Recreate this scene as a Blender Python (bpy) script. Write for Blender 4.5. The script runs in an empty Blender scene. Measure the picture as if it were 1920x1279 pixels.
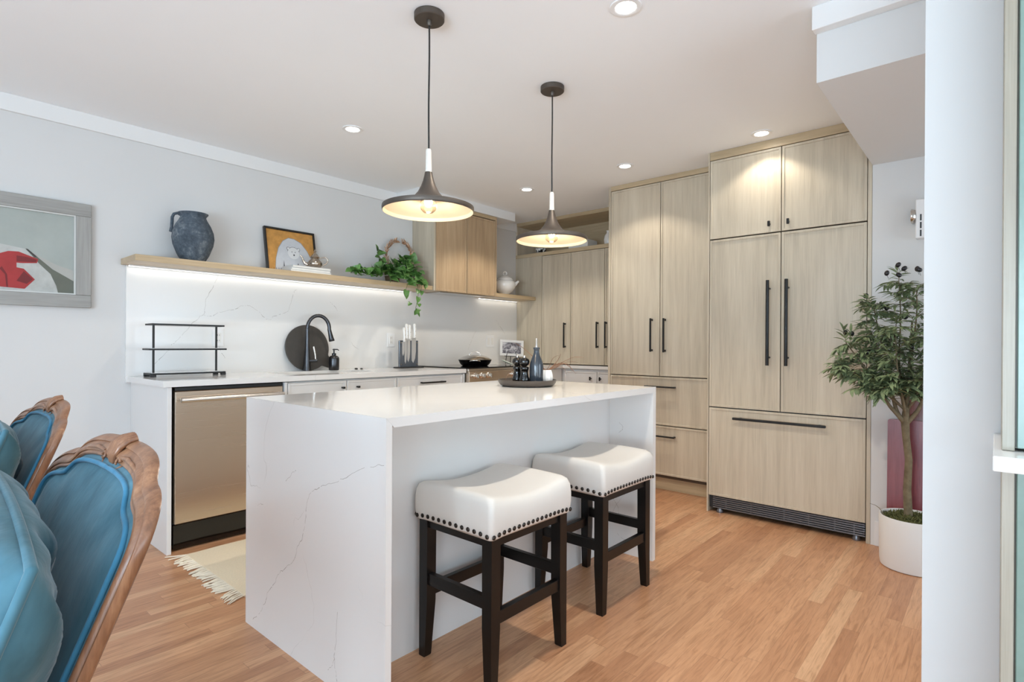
import bpy, math, random
from mathutils import Vector, Matrix
from math import sin, cos, pi, radians, sqrt
random.seed(7)
SC = bpy.context.scene
COL = SC.collection

def lin(r, g=None, b=None):
    if g is None: g = b = r
    f = lambda c: (c/255/12.92) if c/255 <= .04045 else ((c/255+.055)/1.055)**2.4
    return (f(r), f(g), f(b), 1)

# ------------------------------------------------------------------ camera
CAM_Z = 1.13
cam = bpy.data.cameras.new('camera'); camo = bpy.data.objects.new('camera', cam); COL.objects.link(camo)
cam.sensor_width = 36; cam.lens = 1039.34*36/1920
cam.shift_x = (960-960.63)/1920; cam.shift_y = (647.78-639.5)/1920
cam.clip_start = .02
def cam_matrix(yaw=.7182, pitch=.0016, roll=.0052):
    s, c = sin, cos
    B = Matrix(((s(yaw), -c(yaw), 0), (0, 0, -1), (c(yaw), s(yaw), 0)))
    P = Matrix(((1, 0, 0), (0, c(pitch), -s(pitch)), (0, s(pitch), c(pitch))))
    Q = Matrix(((c(roll), -s(roll), 0), (s(roll), c(roll), 0), (0, 0, 1)))
    M = Q @ P @ B
    R = Matrix((M[0], -M[1], -M[2])).transposed()
    m = R.to_4x4(); m.translation = (0, 0, CAM_Z)
    return m
camo.matrix_world = cam_matrix()
SC.camera = camo

# ------------------------------------------------------------------ world, daylight, exposure
w = bpy.data.worlds.new('sky'); SC.world = w; w.use_nodes = True
bgn = w.node_tree.nodes['Background']
bgn.inputs[0].default_value = (.72, .86, 1, 1); bgn.inputs[1].default_value = 1.2
SC.view_settings.view_transform = 'Standard'
SC.view_settings.look = 'None'
SC.view_settings.gamma = 1
SC.view_settings.use_curve_mapping = False
SC.view_settings.exposure = 0.98
cy = SC.cycles
cy.max_bounces = 10; cy.diffuse_bounces = 6; cy.glossy_bounces = 5; cy.transmission_bounces = 8
cy.sample_clamp_indirect = 6; cy.use_denoising = True
cy.caustics_reflective = False; cy.caustics_refractive = False

def area(name, loc, rot, sx, sy, power, col):
    l = bpy.data.lights.new(name, 'AREA'); l.shape = 'RECTANGLE'; l.size = sx; l.size_y = sy
    l.energy = power; l.color = col
    o = bpy.data.objects.new(name, l); o.location = loc; o.rotation_euler = rot; COL.objects.link(o)
    return o
DAY = (.74, .88, 1.0)
area('daylight_rear_window', (-3.10, -.35, 1.2), (0, radians(-130), 0), 2.0, 3.4, 188, (.66, .84, 1.0))
area('added_side_fill', (.35, -2.50, 1.25), (radians(135), 0, 0), 2.5, 1.9, 40, DAY)  # added fill at an unseen opening, tilted up to brighten the ceiling
area('added_hall_fill', (2.75, -2.50, 1.3), (radians(105), 0, 0), 1.5, 1.8, 23, DAY)  # added fill behind the wall end, brightening fridge, floor and island front
WARM = (1.0, .91, .78)
SPOTS = [(1.905, 1.09, 36), (1.905, 2.97, 13), (3.585, 1.10, 6), (3.595, 2.055, 9), (3.605, 2.997, 22)]
P_PEND = 0.8      # power of each pendant bulb
P_LED = 2.2      # emission of the strip under the shelf

# ------------------------------------------------------------------ node helpers
class NT:
    def __init__(s, name):
        s.m = bpy.data.materials.new(name); s.m.use_nodes = True
        s.t = s.m.node_tree; s.n = s.t.nodes; s.b = s.n['Principled BSDF']
    def new(s, typ, **kw):
        nd = s.n.new(typ)
        for k, v in kw.items(): setattr(nd, k, v)
        return nd
    def link(s, a, b): s.t.links.new(a, b)
    def val(s, sock, v):
        if isinstance(v, (int, float)): sock.default_value = v
        elif isinstance(v, tuple): sock.default_value = v
        else: s.link(v, sock)
    def math(s, op, a, b=0, c=None):
        nd = s.new('ShaderNodeMath', operation=op); s.val(nd.inputs[0], a); s.val(nd.inputs[1], b)
        if c is not None: s.val(nd.inputs[2], c)
        return nd.outputs[0]
    def coord(s, kind='Object'): return s.new('ShaderNodeTexCoord').outputs[kind]
    def mapping(s, vec, scale=(1, 1, 1), loc=(0, 0, 0), rot=(0, 0, 0)):
        nd = s.new('ShaderNodeMapping'); s.link(vec, nd.inputs[0])
        s.val(nd.inputs['Location'], loc); nd.inputs['Scale'].default_value = scale; nd.inputs['Rotation'].default_value = rot
        return nd.outputs[0]
    def noise(s, vec, scale, detail=3, rough=.5, dist=0):
        nd = s.new('ShaderNodeTexNoise'); s.link(vec, nd.inputs['Vector'])
        nd.inputs['Scale'].default_value = scale; nd.inputs['Detail'].default_value = detail
        nd.inputs['Roughness'].default_value = rough; nd.inputs['Distortion'].default_value = dist
        return nd.outputs['Fac']
    def ramp(s, fac, stops):
        nd = s.new('ShaderNodeValToRGB'); s.val(nd.inputs[0], fac); e = nd.color_ramp.elements
        while len(e) < len(stops): e.new(.5)
        for i, (p, c) in enumerate(stops): e[i].position = p; e[i].color = c
        return nd.outputs[0]
    def mix(s, fac, a, b, mode='MIX'):
        nd = s.new('ShaderNodeMix', data_type='RGBA', blend_type=mode)
        s.val(nd.inputs[0], fac); s.val(nd.inputs[6], a); s.val(nd.inputs[7], b)
        return nd.outputs[2]
    def bump(s, h, strength=.2, dist=.002):
        nd = s.new('ShaderNodeBump'); nd.inputs['Strength'].default_value = strength; nd.inputs['Distance'].default_value = dist
        s.link(h, nd.inputs['Height']); s.link(nd.outputs[0], s.b.inputs['Normal'])
    def set(s, **kw):
        names = dict(col='Base Color', rough='Roughness', metal='Metallic', spec='Specular IOR Level', coat='Coat Weight',
                     sheen='Sheen Weight', trans='Transmission Weight', ior='IOR', emit='Emission Color', es='Emission Strength', alpha='Alpha', aniso='Anisotropic')
        for k, v in kw.items(): s.val(s.b.inputs[names[k]], v)
        return s

def flat(name, rgb, rough=.5, metal=0, spec=.5, var=0, vscale=8, **kw):
    """plain surface with a faint procedural mottling of its own colour"""
    n = NT(name); c = lin(*rgb)
    if var:
        f = n.noise(n.coord(), vscale, 4, .6)
        d = tuple(max(0, x*(1-var)) for x in c[:3])+(1,); e = tuple(min(1, x*(1+var)) for x in c[:3])+(1,)
        n.set(col=n.ramp(f, [(.3, d), (.7, e)]))
    else: n.set(col=c)
    n.set(rough=rough, metal=metal, spec=spec, **kw)
    return n.m

def oak(name, c1, c2, c3, axis='z', rough=.36, tight=1.0):
    n = NT(name)
    oi = n.new('ShaderNodeObjectInfo'); comb = n.new('ShaderNodeCombineXYZ')
    r = n.math('MULTIPLY', oi.outputs['Random'], 13.7)
    for i in range(3): n.link(r, comb.inputs[i])
    add = n.new('ShaderNodeVectorMath', operation='ADD'); n.link(n.coord(), add.inputs[0]); n.link(comb.outputs[0], add.inputs[1])
    v = add.outputs[0]
    sc = {'z': (1, 1, .06), 'x': (.06, 1, 1), 'y': (1, .06, 1)}[axis]
    big = n.noise(n.mapping(v, tuple(a*5.5*tight for a in sc)), 1, 3, .5, .6)
    mid = n.noise(n.mapping(v, tuple(a*34*tight for a in sc)), 1, 4, .6, .2)
    sc2 = {'z': (1, 1, .02), 'x': (.02, 1, 1), 'y': (1, .02, 1)}[axis]
    fine = n.noise(n.mapping(v, tuple(a*260 for a in sc2)), 1, 2, .6)
    f = n.math('ADD', n.math('MULTIPLY', big, .45), n.math('ADD', n.math('MULTIPLY', mid, .40), n.math('MULTIPLY', fine, .25)))
    col = n.ramp(f, [(.36, lin(*c1)), (.54, lin(*c2)), (.72, lin(*c3))])
    n.set(col=col, rough=rough, spec=.5); n.bump(fine, .06, .001)
    return n.m

def quartz(name, base, scale=1.0, seed=0, rough=.12, vein=.5):
    n = NT(name); v = n.mapping(n.coord(), (1, 1, 1), (seed*1.7, seed*.9, seed*2.3))
    w1 = n.noise(n.mapping(v, (scale*.75,)*3), 1, 2, .5)
    wob = n.noise(n.mapping(v, (6, 6, 6)), 1, 3, .6)
    w2 = n.math('ADD', w1, n.math('MULTIPLY', n.math('SUBTRACT', wob, .5), .045))
    d = n.math('ABSOLUTE', n.math('SUBTRACT', w2, .5))
    patch = n.noise(n.mapping(v, (2.2, 2.2, 2.2), (5, 3, 1)), 1, 2, .5)
    line = n.math('LESS_THAN', d, n.math('MULTIPLY', n.math('MAXIMUM', n.math('SUBTRACT', patch, .50), 0), .005))
    fac = n.math('MULTIPLY', line, vein)
    cloud = n.noise(v, 1.6, 2, .5)
    b2 = tuple(max(0, c-3) for c in base)
    n.set(col=n.mix(fac, n.ramp(cloud, [(.3, lin(*b2)), (.7, lin(*base))]), lin(150, 142, 132)), rough=rough, spec=.5)
    return n.m

def floor_material():
    n = NT('red_oak_strip_floor'); v = n.coord()
    sep = n.new('ShaderNodeSeparateXYZ'); n.link(v, sep.inputs[0]); X, Y = sep.outputs[0], sep.outputs[1]
    W, L = .0572, .92
    ry = n.math('DIVIDE', Y, W); row = n.math('FLOOR', ry); fy = n.math('FRACT', ry)
    wn = n.new('ShaderNodeTexWhiteNoise', noise_dimensions='1D'); n.link(row, wn.inputs['W'])
    rx = n.math('ADD', n.math('DIVIDE', X, L), n.math('MULTIPLY', wn.outputs['Value'], 7.3))
    col = n.math('FLOOR', rx); fx = n.math('FRACT', rx)
    cmb = n.new('ShaderNodeCombineXYZ'); n.link(row, cmb.inputs[0]); n.link(col, cmb.inputs[1])
    wn2 = n.new('ShaderNodeTexWhiteNoise', noise_dimensions='3D'); n.link(cmb.outputs[0], wn2.inputs['Vector'])
    rnd = wn2.outputs['Value']
    base = n.ramp(rnd, [(0, lin(190, 138, 102)), (.35, lin(204, 152, 114)), (.7, lin(214, 163, 124)), (1, lin(223, 177, 138))])
    sh = n.new('ShaderNodeVectorMath', operation='ADD'); n.link(v, sh.inputs[0])
    c3 = n.new('ShaderNodeCombineXYZ'); n.link(n.math('MULTIPLY', rnd, 9), c3.inputs[0]); n.link(n.math('MULTIPLY', rnd, 5), c3.inputs[1]); n.link(c3.outputs[0], sh.inputs[1])
    g = n.noise(n.mapping(sh.outputs[0], (5, 55, 1)), 1, 4, .62, 1.3)
    g2 = n.noise(n.mapping(sh.outputs[0], (8, 320, 1)), 1, 2, .6)
    gr = n.ramp(n.math('ADD', n.math('MULTIPLY', g, .75), n.math('MULTIPLY', g2, .25)), [(.36, lin(212, 204, 196)), (.5, lin(240, 237, 234)), (.66, lin(255, 255, 255))])
    c = n.mix(1.0, base, gr, 'MULTIPLY')
    gap = n.math('MAXIMUM', n.math('LESS_THAN', fy, .018), n.math('LESS_THAN', fx, .0018))
    c = n.mix(n.math('MULTIPLY', gap, .45), c, lin(96, 60, 38))
    n.set(col=c, rough=n.math('ADD', .27, n.math('MULTIPLY', g, .12)), spec=.45)
    n.bump(g2, .05, .001)
    return n.m

def velvet(name, c1, c2):
    n = NT(name); v = n.coord()
    f = n.noise(n.mapping(v, (7, 7, 7)), 1, 4, .6, .6)
    f2 = n.noise(n.mapping(v, (34, 34, 20)), 1, 3, .6)
    n.set(col=n.ramp(n.math('ADD', n.math('MULTIPLY', f, .75), n.math('MULTIPLY', f2, .25)), [(.36, lin(*c1)), (.66, lin(*c2))]), rough=.85, spec=.15, sheen=.28)
    n.b.inputs['Sheen Roughness'].default_value = .35
    n.bump(f2, .25, .004)
    return n.m

def emitter(name, rgb, strength):
    n = NT(name); n.set(col=(.8, .8, .8, 1), emit=(rgb[0], rgb[1], rgb[2], 1), es=strength)
    return n.m

M = {}
M['wall'] = flat('warm_white_wall_paint', (217, 217, 216), .6, spec=.25, var=.008, vscale=3)
M['ceil'] = flat('flat_ceiling_paint', (245, 247, 249), .75, spec=.15, var=.006, vscale=2)
M['trim'] = flat('white_trim_paint', (232, 232, 231), .4, spec=.35, var=.006, vscale=3)
M['white_cab'] = flat('white_lacquer', (228, 228, 227), .35, spec=.4, var=.006, vscale=3)
M['floor'] = floor_material()
M['oak'] = oak('pale_oak_veneer', (172, 160, 140), (196, 184, 163), (211, 200, 180))
M['carcass'] = flat('gap_shade_carcass', (74, 60, 46), .7, var=.1)  # darkened so the gaps between the fronts read as shade
M['oak_x'] = oak('pale_oak_veneer_across', (165, 144, 112), (188, 165, 131), (205, 184, 152), 'x')
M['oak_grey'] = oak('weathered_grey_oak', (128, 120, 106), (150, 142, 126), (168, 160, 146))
M['oak_y'] = oak('pale_oak_veneer_sideways', (165, 146, 116), (188, 168, 136), (205, 186, 155), 'y')
M['oak_warm'] = oak('honey_oak_veneer', (160, 136, 108), (184, 158, 126), (202, 177, 145))
M['quartz'] = quartz('white_veined_quartz', (236, 235, 233), 1.0, 1, .10, .3)
M['quartz_s'] = quartz('white_veined_quartz_splash', (236, 235, 233), 1.1, 4, .22, 0)
M['black'] = flat('matte_black_metal', (20, 20, 20), .45, metal=.2, var=.05, vscale=30)
M['black_gloss'] = flat('glossy_black_lacquer', (10, 9, 9), .08, spec=.6, var=.05)
M['black_plastic'] = flat('black_plastic', (22, 22, 23), .4, var=.05, vscale=20)
M['bronze'] = flat('dark_pewter_metal', (86, 78, 71), .48, metal=.55, var=.05, vscale=12)
M['gun'] = flat('gunmetal_finish', (70, 70, 72), .28, metal=.9, var=.04, vscale=10)
def steel(name, rgb, rough, axis):
    n = NT(name); sc = {'x': (2, 300, 300), 'z': (300, 300, 2)}[axis]
    f = n.noise(n.mapping(n.coord(), sc), 1, 2, .6)
    c = lin(*rgb); d = tuple(x*.975 for x in c[:3])+(1,)
    n.set(col=n.ramp(f, [(.3, d), (.7, c)]), rough=n.math('ADD', rough, n.math('MULTIPLY', f, .08)), metal=1.0, aniso=.5)
    return n.m
M['steel'] = steel('brushed_stainless_steel', (222, 206, 188), .22, 'x')
M['steel2'] = steel('polished_stainless_steel', (215, 210, 204), .14, 'x')
M['blade'] = flat('satin_knife_steel', (214, 214, 214), .34, metal=.55, var=.02)
M['silver'] = flat('tarnished_silver', (176, 164, 150), .22, metal=1, var=.3, vscale=60)
M['espresso'] = flat('espresso_stained_wood', (18, 14, 12), .3, spec=.35, var=.2, vscale=14)
M['leather'] = flat('ivory_faux_leather', (222, 217, 210), .45, spec=.35, var=.012, vscale=10)
M['nail'] = flat('antique_bronze_nailhead', (60, 54, 50), .3, metal=.9, var=.1, vscale=40)
M['walnut'] = oak('worn_walnut_carving', (88, 56, 38), (132, 90, 64), (168, 124, 92), 'z', .30, 2.2)
M['velvet'] = velvet('peacock_blue_velvet', (56, 96, 112), (92, 134, 150))
M['velvet_p'] = velvet('dusty_teal_velvet', (52, 86, 96), (78, 116, 130))
M['pipe'] = velvet('bright_blue_piping', (54, 112, 142), (76, 138, 170))
M['rug'] = flat('cream_cotton_weave', (232, 217, 190), .95, spec=.05, var=.05, vscale=120)
M['fringe'] = flat('cream_cotton_fringe', (238, 228, 208), .95, spec=.05, var=.05, vscale=60)
M['white_plastic'] = flat('white_plastic', (238, 238, 238), .35, var=.004)
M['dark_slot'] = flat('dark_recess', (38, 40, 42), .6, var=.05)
M['white_ceramic'] = flat('white_glazed_ceramic', (236, 234, 230), .16, spec=.55, var=.01)
M['pot'] = flat('matte_white_planter', (226, 225, 223), .55, spec=.3, var=.01, vscale=6)
M['paper'] = flat('white_paper', (228, 226, 220), .8, spec=.1, var=.03, vscale=40)
M['leaf'] = flat('glossy_pothos_leaf', (90, 132, 66), .35, spec=.45, var=.35, vscale=22)
M['vine'] = flat('green_vine_stem', (96, 104, 60), .6, var=.2, vscale=40)
M['olive_leaf'] = flat('grey_green_olive_leaf', (130, 144, 106), .5, spec=.3, var=.45, vscale=16)
M['bark'] = flat('grey_olive_bark', (122, 110, 88), .85, spec=.1, var=.25, vscale=30)
M['olive'] = flat('black_olive_fruit', (28, 24, 27), .3, spec=.5, var=.1)
M['moss'] = flat('dry_green_moss', (96, 96, 62), 1, spec=.05, var=.5, vscale=60)
M['redwood'] = oak('purple_red_hardwood', (82, 34, 40), (118, 54, 60), (140, 76, 76), 'z', .3, 1.6)
M['redwood2'] = oak('red_brown_hardwood', (80, 38, 32), (112, 58, 48), (136, 80, 66), 'z', .3, 1.6)
M['shade_in'] = flat('cream_enamel', (226, 206, 178), .4, var=.01)
M['wood_socket'] = flat('whitewashed_wood', (226, 221, 212), .6, var=.05, vscale=40)
M['bulb_on'] = emitter('lit_filament', (1, .78, .45), 60)
M['lamp_on'] = emitter('lit_downlight_lens', (1, .95, .86), 9)
M['led_on'] = emitter('lit_led_strip', (1, .955, .87), P_LED)
M['led_on2'] = emitter('lit_led_strip_corner', (1, .93, .80), P_LED*.9)
M['frame_grey'] = oak('weathered_grey_frame', (140, 139, 135), (158, 157, 153), (172, 171, 167), 'x', .5, 2)
M['frame_grey_up'] = oak('weathered_grey_frame_upright', (140, 139, 135), (158, 157, 153), (172, 171, 167), 'z', .5, 2)
M['copper'] = flat('antique_copper_leaf', (176, 142, 116), .4, metal=.8, var=.25, vscale=40)
M['dark_glass'] = flat('black_ceran_glass', (14, 14, 15), .05, spec=.6, var=.03)
M['slate_board'] = flat('charcoal_stained_wood', (66, 62, 58), .5, var=.15, vscale=18)
M['grille'] = flat('blue_grey_grille_metal', (120, 122, 128), .35, metal=.7, var=.04)
M['tray'] = flat('dark_taupe_tray', (84, 77, 72), .4, metal=.3, var=.05, vscale=12)
M['dryleaf'] = flat('dry_reddish_leaf', (126, 92, 70), .7, var=.35, vscale=30)
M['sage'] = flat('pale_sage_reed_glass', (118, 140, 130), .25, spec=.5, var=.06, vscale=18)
def jug_mat():
    n = NT('weathered_blue_clay'); v = n.coord()
    a = n.noise(v, 9, 6, .72, .5); b = n.noise(v, 55, 4, .7)
    f = n.math('ADD', n.math('MULTIPLY', a, .65), n.math('MULTIPLY', b, .35))
    n.set(col=n.ramp(f, [(.34, lin(52, 60, 68)), (.52, lin(86, 96, 106)), (.66, lin(140, 146, 150))]), rough=.8, spec=.2); n.bump(b, .4, .004)
    return n.m
M['jug'] = jug_mat()
def glassy(name, rgb, rough=0.0):
    n = NT(name); n.set(col=lin(*rgb), trans=1.0, rough=rough, ior=1.45); return n.m
M['bulb_glass'] = glassy('warm_clear_glass', (255, 244, 226))
M['pane'] = glassy('clear_window_glass', (250, 252, 252))
M['acrylic'] = flat('smoked_acrylic', (86, 92, 100), .12, spec=.6, var=.1, vscale=12)

# ------------------------------------------------------------------ mesh builder
class MB:
    def __init__(s): s.v = []; s.f = []; s.mi = []
    def add(s, vs, fs, mi=0):
        o = len(s.v); s.v += [tuple(v) for v in vs]
        for f in fs: s.f.append([i+o for i in f]); s.mi.append(mi)
        return s
    def box(s, x0, x1, y0, y1, z0, z1, b=0.0, mi=0):
        if x0 > x1: x0, x1 = x1, x0
        if y0 > y1: y0, y1 = y1, y0
        if z0 > z1: z0, z1 = z1, z0
        b = min(b, .45*min(x1-x0, y1-y0, z1-z0))
        if b <= 0:
            vs = [(x, y, z) for x in (x0, x1) for y in (y0, y1) for z in (z0, z1)]
            return s.add(vs, [(0, 1, 3, 2), (4, 6, 7, 5), (0, 4, 5, 1), (2, 3, 7, 6), (0, 2, 6, 4), (1, 5, 7, 3)], mi)
        lo = (x0, y0, z0); hi = (x1, y1, z1); vs = []; idx = {}
        for sx in (0, 1):
            for sy in (0, 1):
                for sz in (0, 1):
                    for a in range(3):
                        p = []
                        for k, sg in enumerate((sx, sy, sz)):
                            e = hi[k] if sg else lo[k]
                            if k != a: e += -b if sg else b
                            p.append(e)
                        idx[(sx, sy, sz, a)] = len(vs); vs.append(p)
        fs = []
        for a in range(3):
            u, w_ = [k for k in range(3) if k != a]
            for sg in (0, 1):
                q = []
                for (i, j) in ((0, 0), (1, 0), (1, 1), (0, 1)):
                    t = [0, 0, 0]; t[a] = sg; t[u] = i; t[w_] = j
                    q.append(idx[(*t, a)])
                fs.append(q)
        for a in range(3):
            u, w_ = [k for k in range(3) if k != a]
            for i in (0, 1):
                for j in (0, 1):
                    q = []
                    for sg, fa in ((0, u), (1, u), (1, w_), (0, w_)):
                        t = [0, 0, 0]; t[a] = sg; t[u] = i; t[w_] = j
                        q.append(idx[(*t, fa)])
                    fs.append(q)
        for sx in (0, 1):
            for sy in (0, 1):
                for sz in (0, 1): fs.append([idx[(sx, sy, sz, a)] for a in range(3)])
        return s.add(vs, fs, mi)
    def lathe(s, prof, c=(0, 0, 0), seg=32, mi=0, m=None, caps=True):
        vs = []; fs = []; n = len(prof)
        for (r, z) in prof:
            for k in range(seg):
                t = 2*pi*k/seg; vs.append(Vector((r*cos(t), r*sin(t), z)))
        if m is not None: vs = [m @ v for v in vs]
        vs = [v+Vector(c) for v in vs]
        for i in range(n-1):
            for k in range(seg):
                k2 = (k+1) % seg; fs.append((i*seg+k, i*seg+k2, (i+1)*seg+k2, (i+1)*seg+k))
        if caps:
            if prof[0][0] > 1e-5: fs.append(tuple(reversed(range(seg))))
            if prof[-1][0] > 1e-5: fs.append(tuple((n-1)*seg+k for k in range(seg)))
        return s.add(vs, fs, mi)
    def tube(s, pts, r, seg=10, mi=0, closed=False, flatten=1.0):
        P = [Vector(p) for p in pts]; n = len(P); R = r if isinstance(r, (list, tuple)) else [r]*n
        vs = []; fs = []; up = None
        for i in range(n):
            a = P[(i-1) % n] if (i or closed) else P[0]; b = P[(i+1) % n] if (i < n-1 or closed) else P[-1]
            t = (b-a).normalized()
            if up is None:
                up = Vector((0, 0, 1)) if abs(t.z) < .9 else Vector((1, 0, 0))
            e1 = up-t*up.dot(t)
            if e1.length < 1e-5: e1 = Vector((0, 1, 0)).cross(t)
            e1.normalize(); up = e1; e2 = t.cross(e1)
            for k in range(seg):
                q = 2*pi*k/seg; vs.append(P[i]+e1*(R[i]*cos(q)*flatten)+e2*(R[i]*sin(q)))
        m_ = n if closed else n-1
        for i in range(m_):
            j = (i+1) % n
            for k in range(seg):
                k2 = (k+1) % seg; fs.append((i*seg+k, i*seg+k2, j*seg+k2, j*seg+k))
        if not closed: fs.append(tuple(reversed(range(seg)))); fs.append(tuple((n-1)*seg+k for k in range(seg)))
        return s.add(vs, fs, mi)
    def sphere(s, c, r, seg=16, rings=10, mi=0, m=None):
        if not isinstance(r, (tuple, list)): r = (r, r, r)
        vs = [Vector((0, 0, r[2]))]; fs = []
        for i in range(1, rings):
            p = pi*i/rings
            for k in range(seg):
                t = 2*pi*k/seg; vs.append(Vector((r[0]*sin(p)*cos(t), r[1]*sin(p)*sin(t), r[2]*cos(p))))
        vs.append(Vector((0, 0, -r[2])))
        for k in range(seg): fs.append((0, 1+k, 1+(k+1) % seg))
        for i in range(rings-2):
            for k in range(seg):
                k2 = (k+1) % seg; fs.append((1+i*seg+k, 1+(i+1)*seg+k, 1+(i+1)*seg+k2, 1+i*seg+k2))
        L = len(vs)-1
        for k in range(seg): fs.append((L, 1+(rings-2)*seg+(k+1) % seg, 1+(rings-2)*seg+k))
        if m is not None: vs = [m @ v for v in vs]
        return s.add([v+Vector(c) for v in vs], fs, mi)
    def prism(s, poly, fn, d0, d1, mi=0):
        """2D polygon swept from depth d0 to d1; fn(a, b, d) -> point"""
        n = len(poly); vs = [fn(a, b, d0) for a, b in poly]+[fn(a, b, d1) for a, b in poly]
        fs = [tuple(reversed(range(n))), tuple(range(n, 2*n))]+[(i, (i+1) % n, n+(i+1) % n, n+i) for i in range(n)]
        return s.add(vs, fs, mi)
    def grid(s, fn, nu, nv, mi=0, cu=False, cv=False):
        vs = [fn(i, j) for i in range(nu) for j in range(nv)]; fs = []
        for i in range(nu if cu else nu-1):
            for j in range(nv if cv else nv-1):
                i2 = (i+1) % nu; j2 = (j+1) % nv; fs.append((i*nv+j, i2*nv+j, i2*nv+j2, i*nv+j2))
        return s.add(vs, fs, mi)
    def xf(s, m, start=0):
        s.v[start:] = [tuple(m @ Vector(v)) for v in s.v[start:]]
        return s

BASE = {}
def link_mesh(name, mb, mats, parent=None, loc=(0, 0, 0), smooth=True, angle=35):
    me = bpy.data.meshes.new(name)
    base = Vector(BASE[parent.name]) if parent is not None else Vector(loc)
    me.from_pydata([tuple(Vector(v)-base) for v in mb.v], [], mb.f)
    if not isinstance(mats, (list, tuple)): mats = [mats]
    for m in mats: me.materials.append(m)
    if any(mb.mi): me.polygons.foreach_set('material_index', mb.mi)
    import bmesh
    bm = bmesh.new(); bm.from_mesh(me); bmesh.ops.recalc_face_normals(bm, faces=bm.faces); bm.to_mesh(me); bm.free()
    if smooth:
        me.shade_smooth(); me.set_sharp_from_angle(angle=radians(angle))
    me.update()
    o = bpy.data.objects.new(name, me); COL.objects.link(o)
    if parent is not None: o.parent = parent
    else: o.location = base
    BASE[o.name] = tuple(base)
    return o
def tag(o, label, cat, group=None, kind=None):
    o['label'] = label; o['category'] = cat
    if group: o['group'] = group
    if kind: o['kind'] = kind
    return o
def thing(name, label, cat, loc=(0, 0, 0), group=None):
    o = bpy.data.objects.new(name, None); o.empty_display_size = .05; o.location = loc; COL.objects.link(o)
    BASE[o.name] = tuple(loc)
    return tag(o, label, cat, group)
part = link_mesh
def solo(name, mb, mats, label, cat, loc=(0, 0, 0), group=None, kind=None, **kw):
    return tag(link_mesh(name, mb, mats, None, loc, **kw), label, cat, group, kind)
def struct(name, mb, mats, label=None, cat=None, **kw):
    o = link_mesh(name, mb, mats, **kw); o['kind'] = 'structure'
    if label: o['label'] = label
    if cat: o['category'] = cat
    return o
def copy_thing(src, loc, label):
    c = src.copy(); COL.objects.link(c); c.location = loc; c['label'] = label; BASE[c.name] = tuple(loc)
    for ch in list(src.children):
        d = ch.copy(); COL.objects.link(d); d.parent = c
        for g in list(ch.children):
            e = g.copy(); COL.objects.link(e); e.parent = d
    return c

M['vein'] = flat('grey_stone_vein', (168, 162, 156), .2, var=.06, vscale=60)
def veins(m, lines, fn, wmax, seed, mi=1):
    """broken hairline veins that belong to a stone slab's surface; fn(a, b) -> point just proud of it"""
    rr = random.Random(seed)
    for L in lines:
        P = [Vector(p) for p in L]
        for it, j in ((0, .006), (1, .004), (2, .002)):
            Q = [P[0]]
            for a, b in zip(P, P[1:]):
                d = b-a; nv = Vector((-d.y, d.x)).normalized() if d.length > 0 else Vector((0, 0))
                Q += [(a+b)*.5+nv*rr.uniform(-j, j)*min(1, d.length/.03), b]
            P = Q
        W = [wmax*(.25+.75*rr.random())*(.5+.5*sin(i*.31+seed)) for i in range(len(P))]
        for i in range(len(P)-1):
            if rr.random() < .12: continue
            a, b = P[i], P[i+1]; d = b-a
            if d.length < 1e-6: continue
            nv = Vector((-d.y, d.x)).normalized(); w0, w1 = max(.0005, W[i]), max(.0005, W[i+1])
            m.add([fn(*(a-nv*w0)), fn(*(b-nv*w1)), fn(*(b+nv*w1)), fn(*(a+nv*w0))], [(0, 1, 2, 3)], mi)
    return m
# ------------------------------------------------------------------ room shell
ZC = 2.443; WY = 3.95; WX = 5.05
X0, Y0 = -3.2, -2.6
struct('floor', MB().box(X0-.1, WX+.1, Y0-.1, WY+.1, -.06, 0), M['floor'], 'honey red oak strip floor', 'floor')
struct('ceiling', MB().box(X0-.1, WX+.1, Y0-.1, WY+.1, ZC, ZC+.08), M['ceil'], 'flat white ceiling', 'ceiling')
struct('wall_left', MB().box(X0-.1, WX+.1, WY, WY+.1, 0, ZC), M['wall'], 'white wall behind the counter and the grey framed painting', 'wall')
struct('wall_far', MB().box(WX, WX+.1, Y0, WY, 0, ZC), M['wall'], 'white wall behind the oak cabinets', 'wall')
FX = 3.73
struct('wall_alcove', MB().box(FX, WX, Y0, .538, 0, ZC), M['wall'], 'white wall behind the potted olive tree', 'wall')
struct('wall_right', MB().box(1.709, 1.83, Y0, .137, 0, ZC), M['wall'], 'white wall end in the right foreground', 'wall')
# wall behind the camera, with a wide sliding window
mb = MB(); wy0, wy1, wz0, wz1 = -2.2, 1.5, .12, 2.25
mb.box(X0-.1, X0, Y0, wy0, 0, ZC).box(X0-.1, X0, wy1, WY, 0, ZC).box(X0-.1, X0, wy0, wy1, 0, wz0).box(X0-.1, X0, wy0, wy1, wz1, ZC)
struct('wall_rear', mb, M['wall'])
mb = MB(); vx0, vx1, vz0, vz1 = -1.15, 1.6, .25, 2.2
ux0, ux1 = 1.98, 3.52
mb.box(X0, vx0, Y0-.1, Y0, 0, ZC).box(vx1, ux0, Y0-.1, Y0, 0, ZC).box(ux1, WX, Y0-.1, Y0, 0, ZC)
for q0, q1 in ((vx0, vx1), (ux0, ux1)): mb.box(q0, q1, Y0-.1, Y0, 0, vz0).box(q0, q1, Y0-.1, Y0, vz1, ZC)
struct('wall_front', mb, M['wall'])
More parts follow.
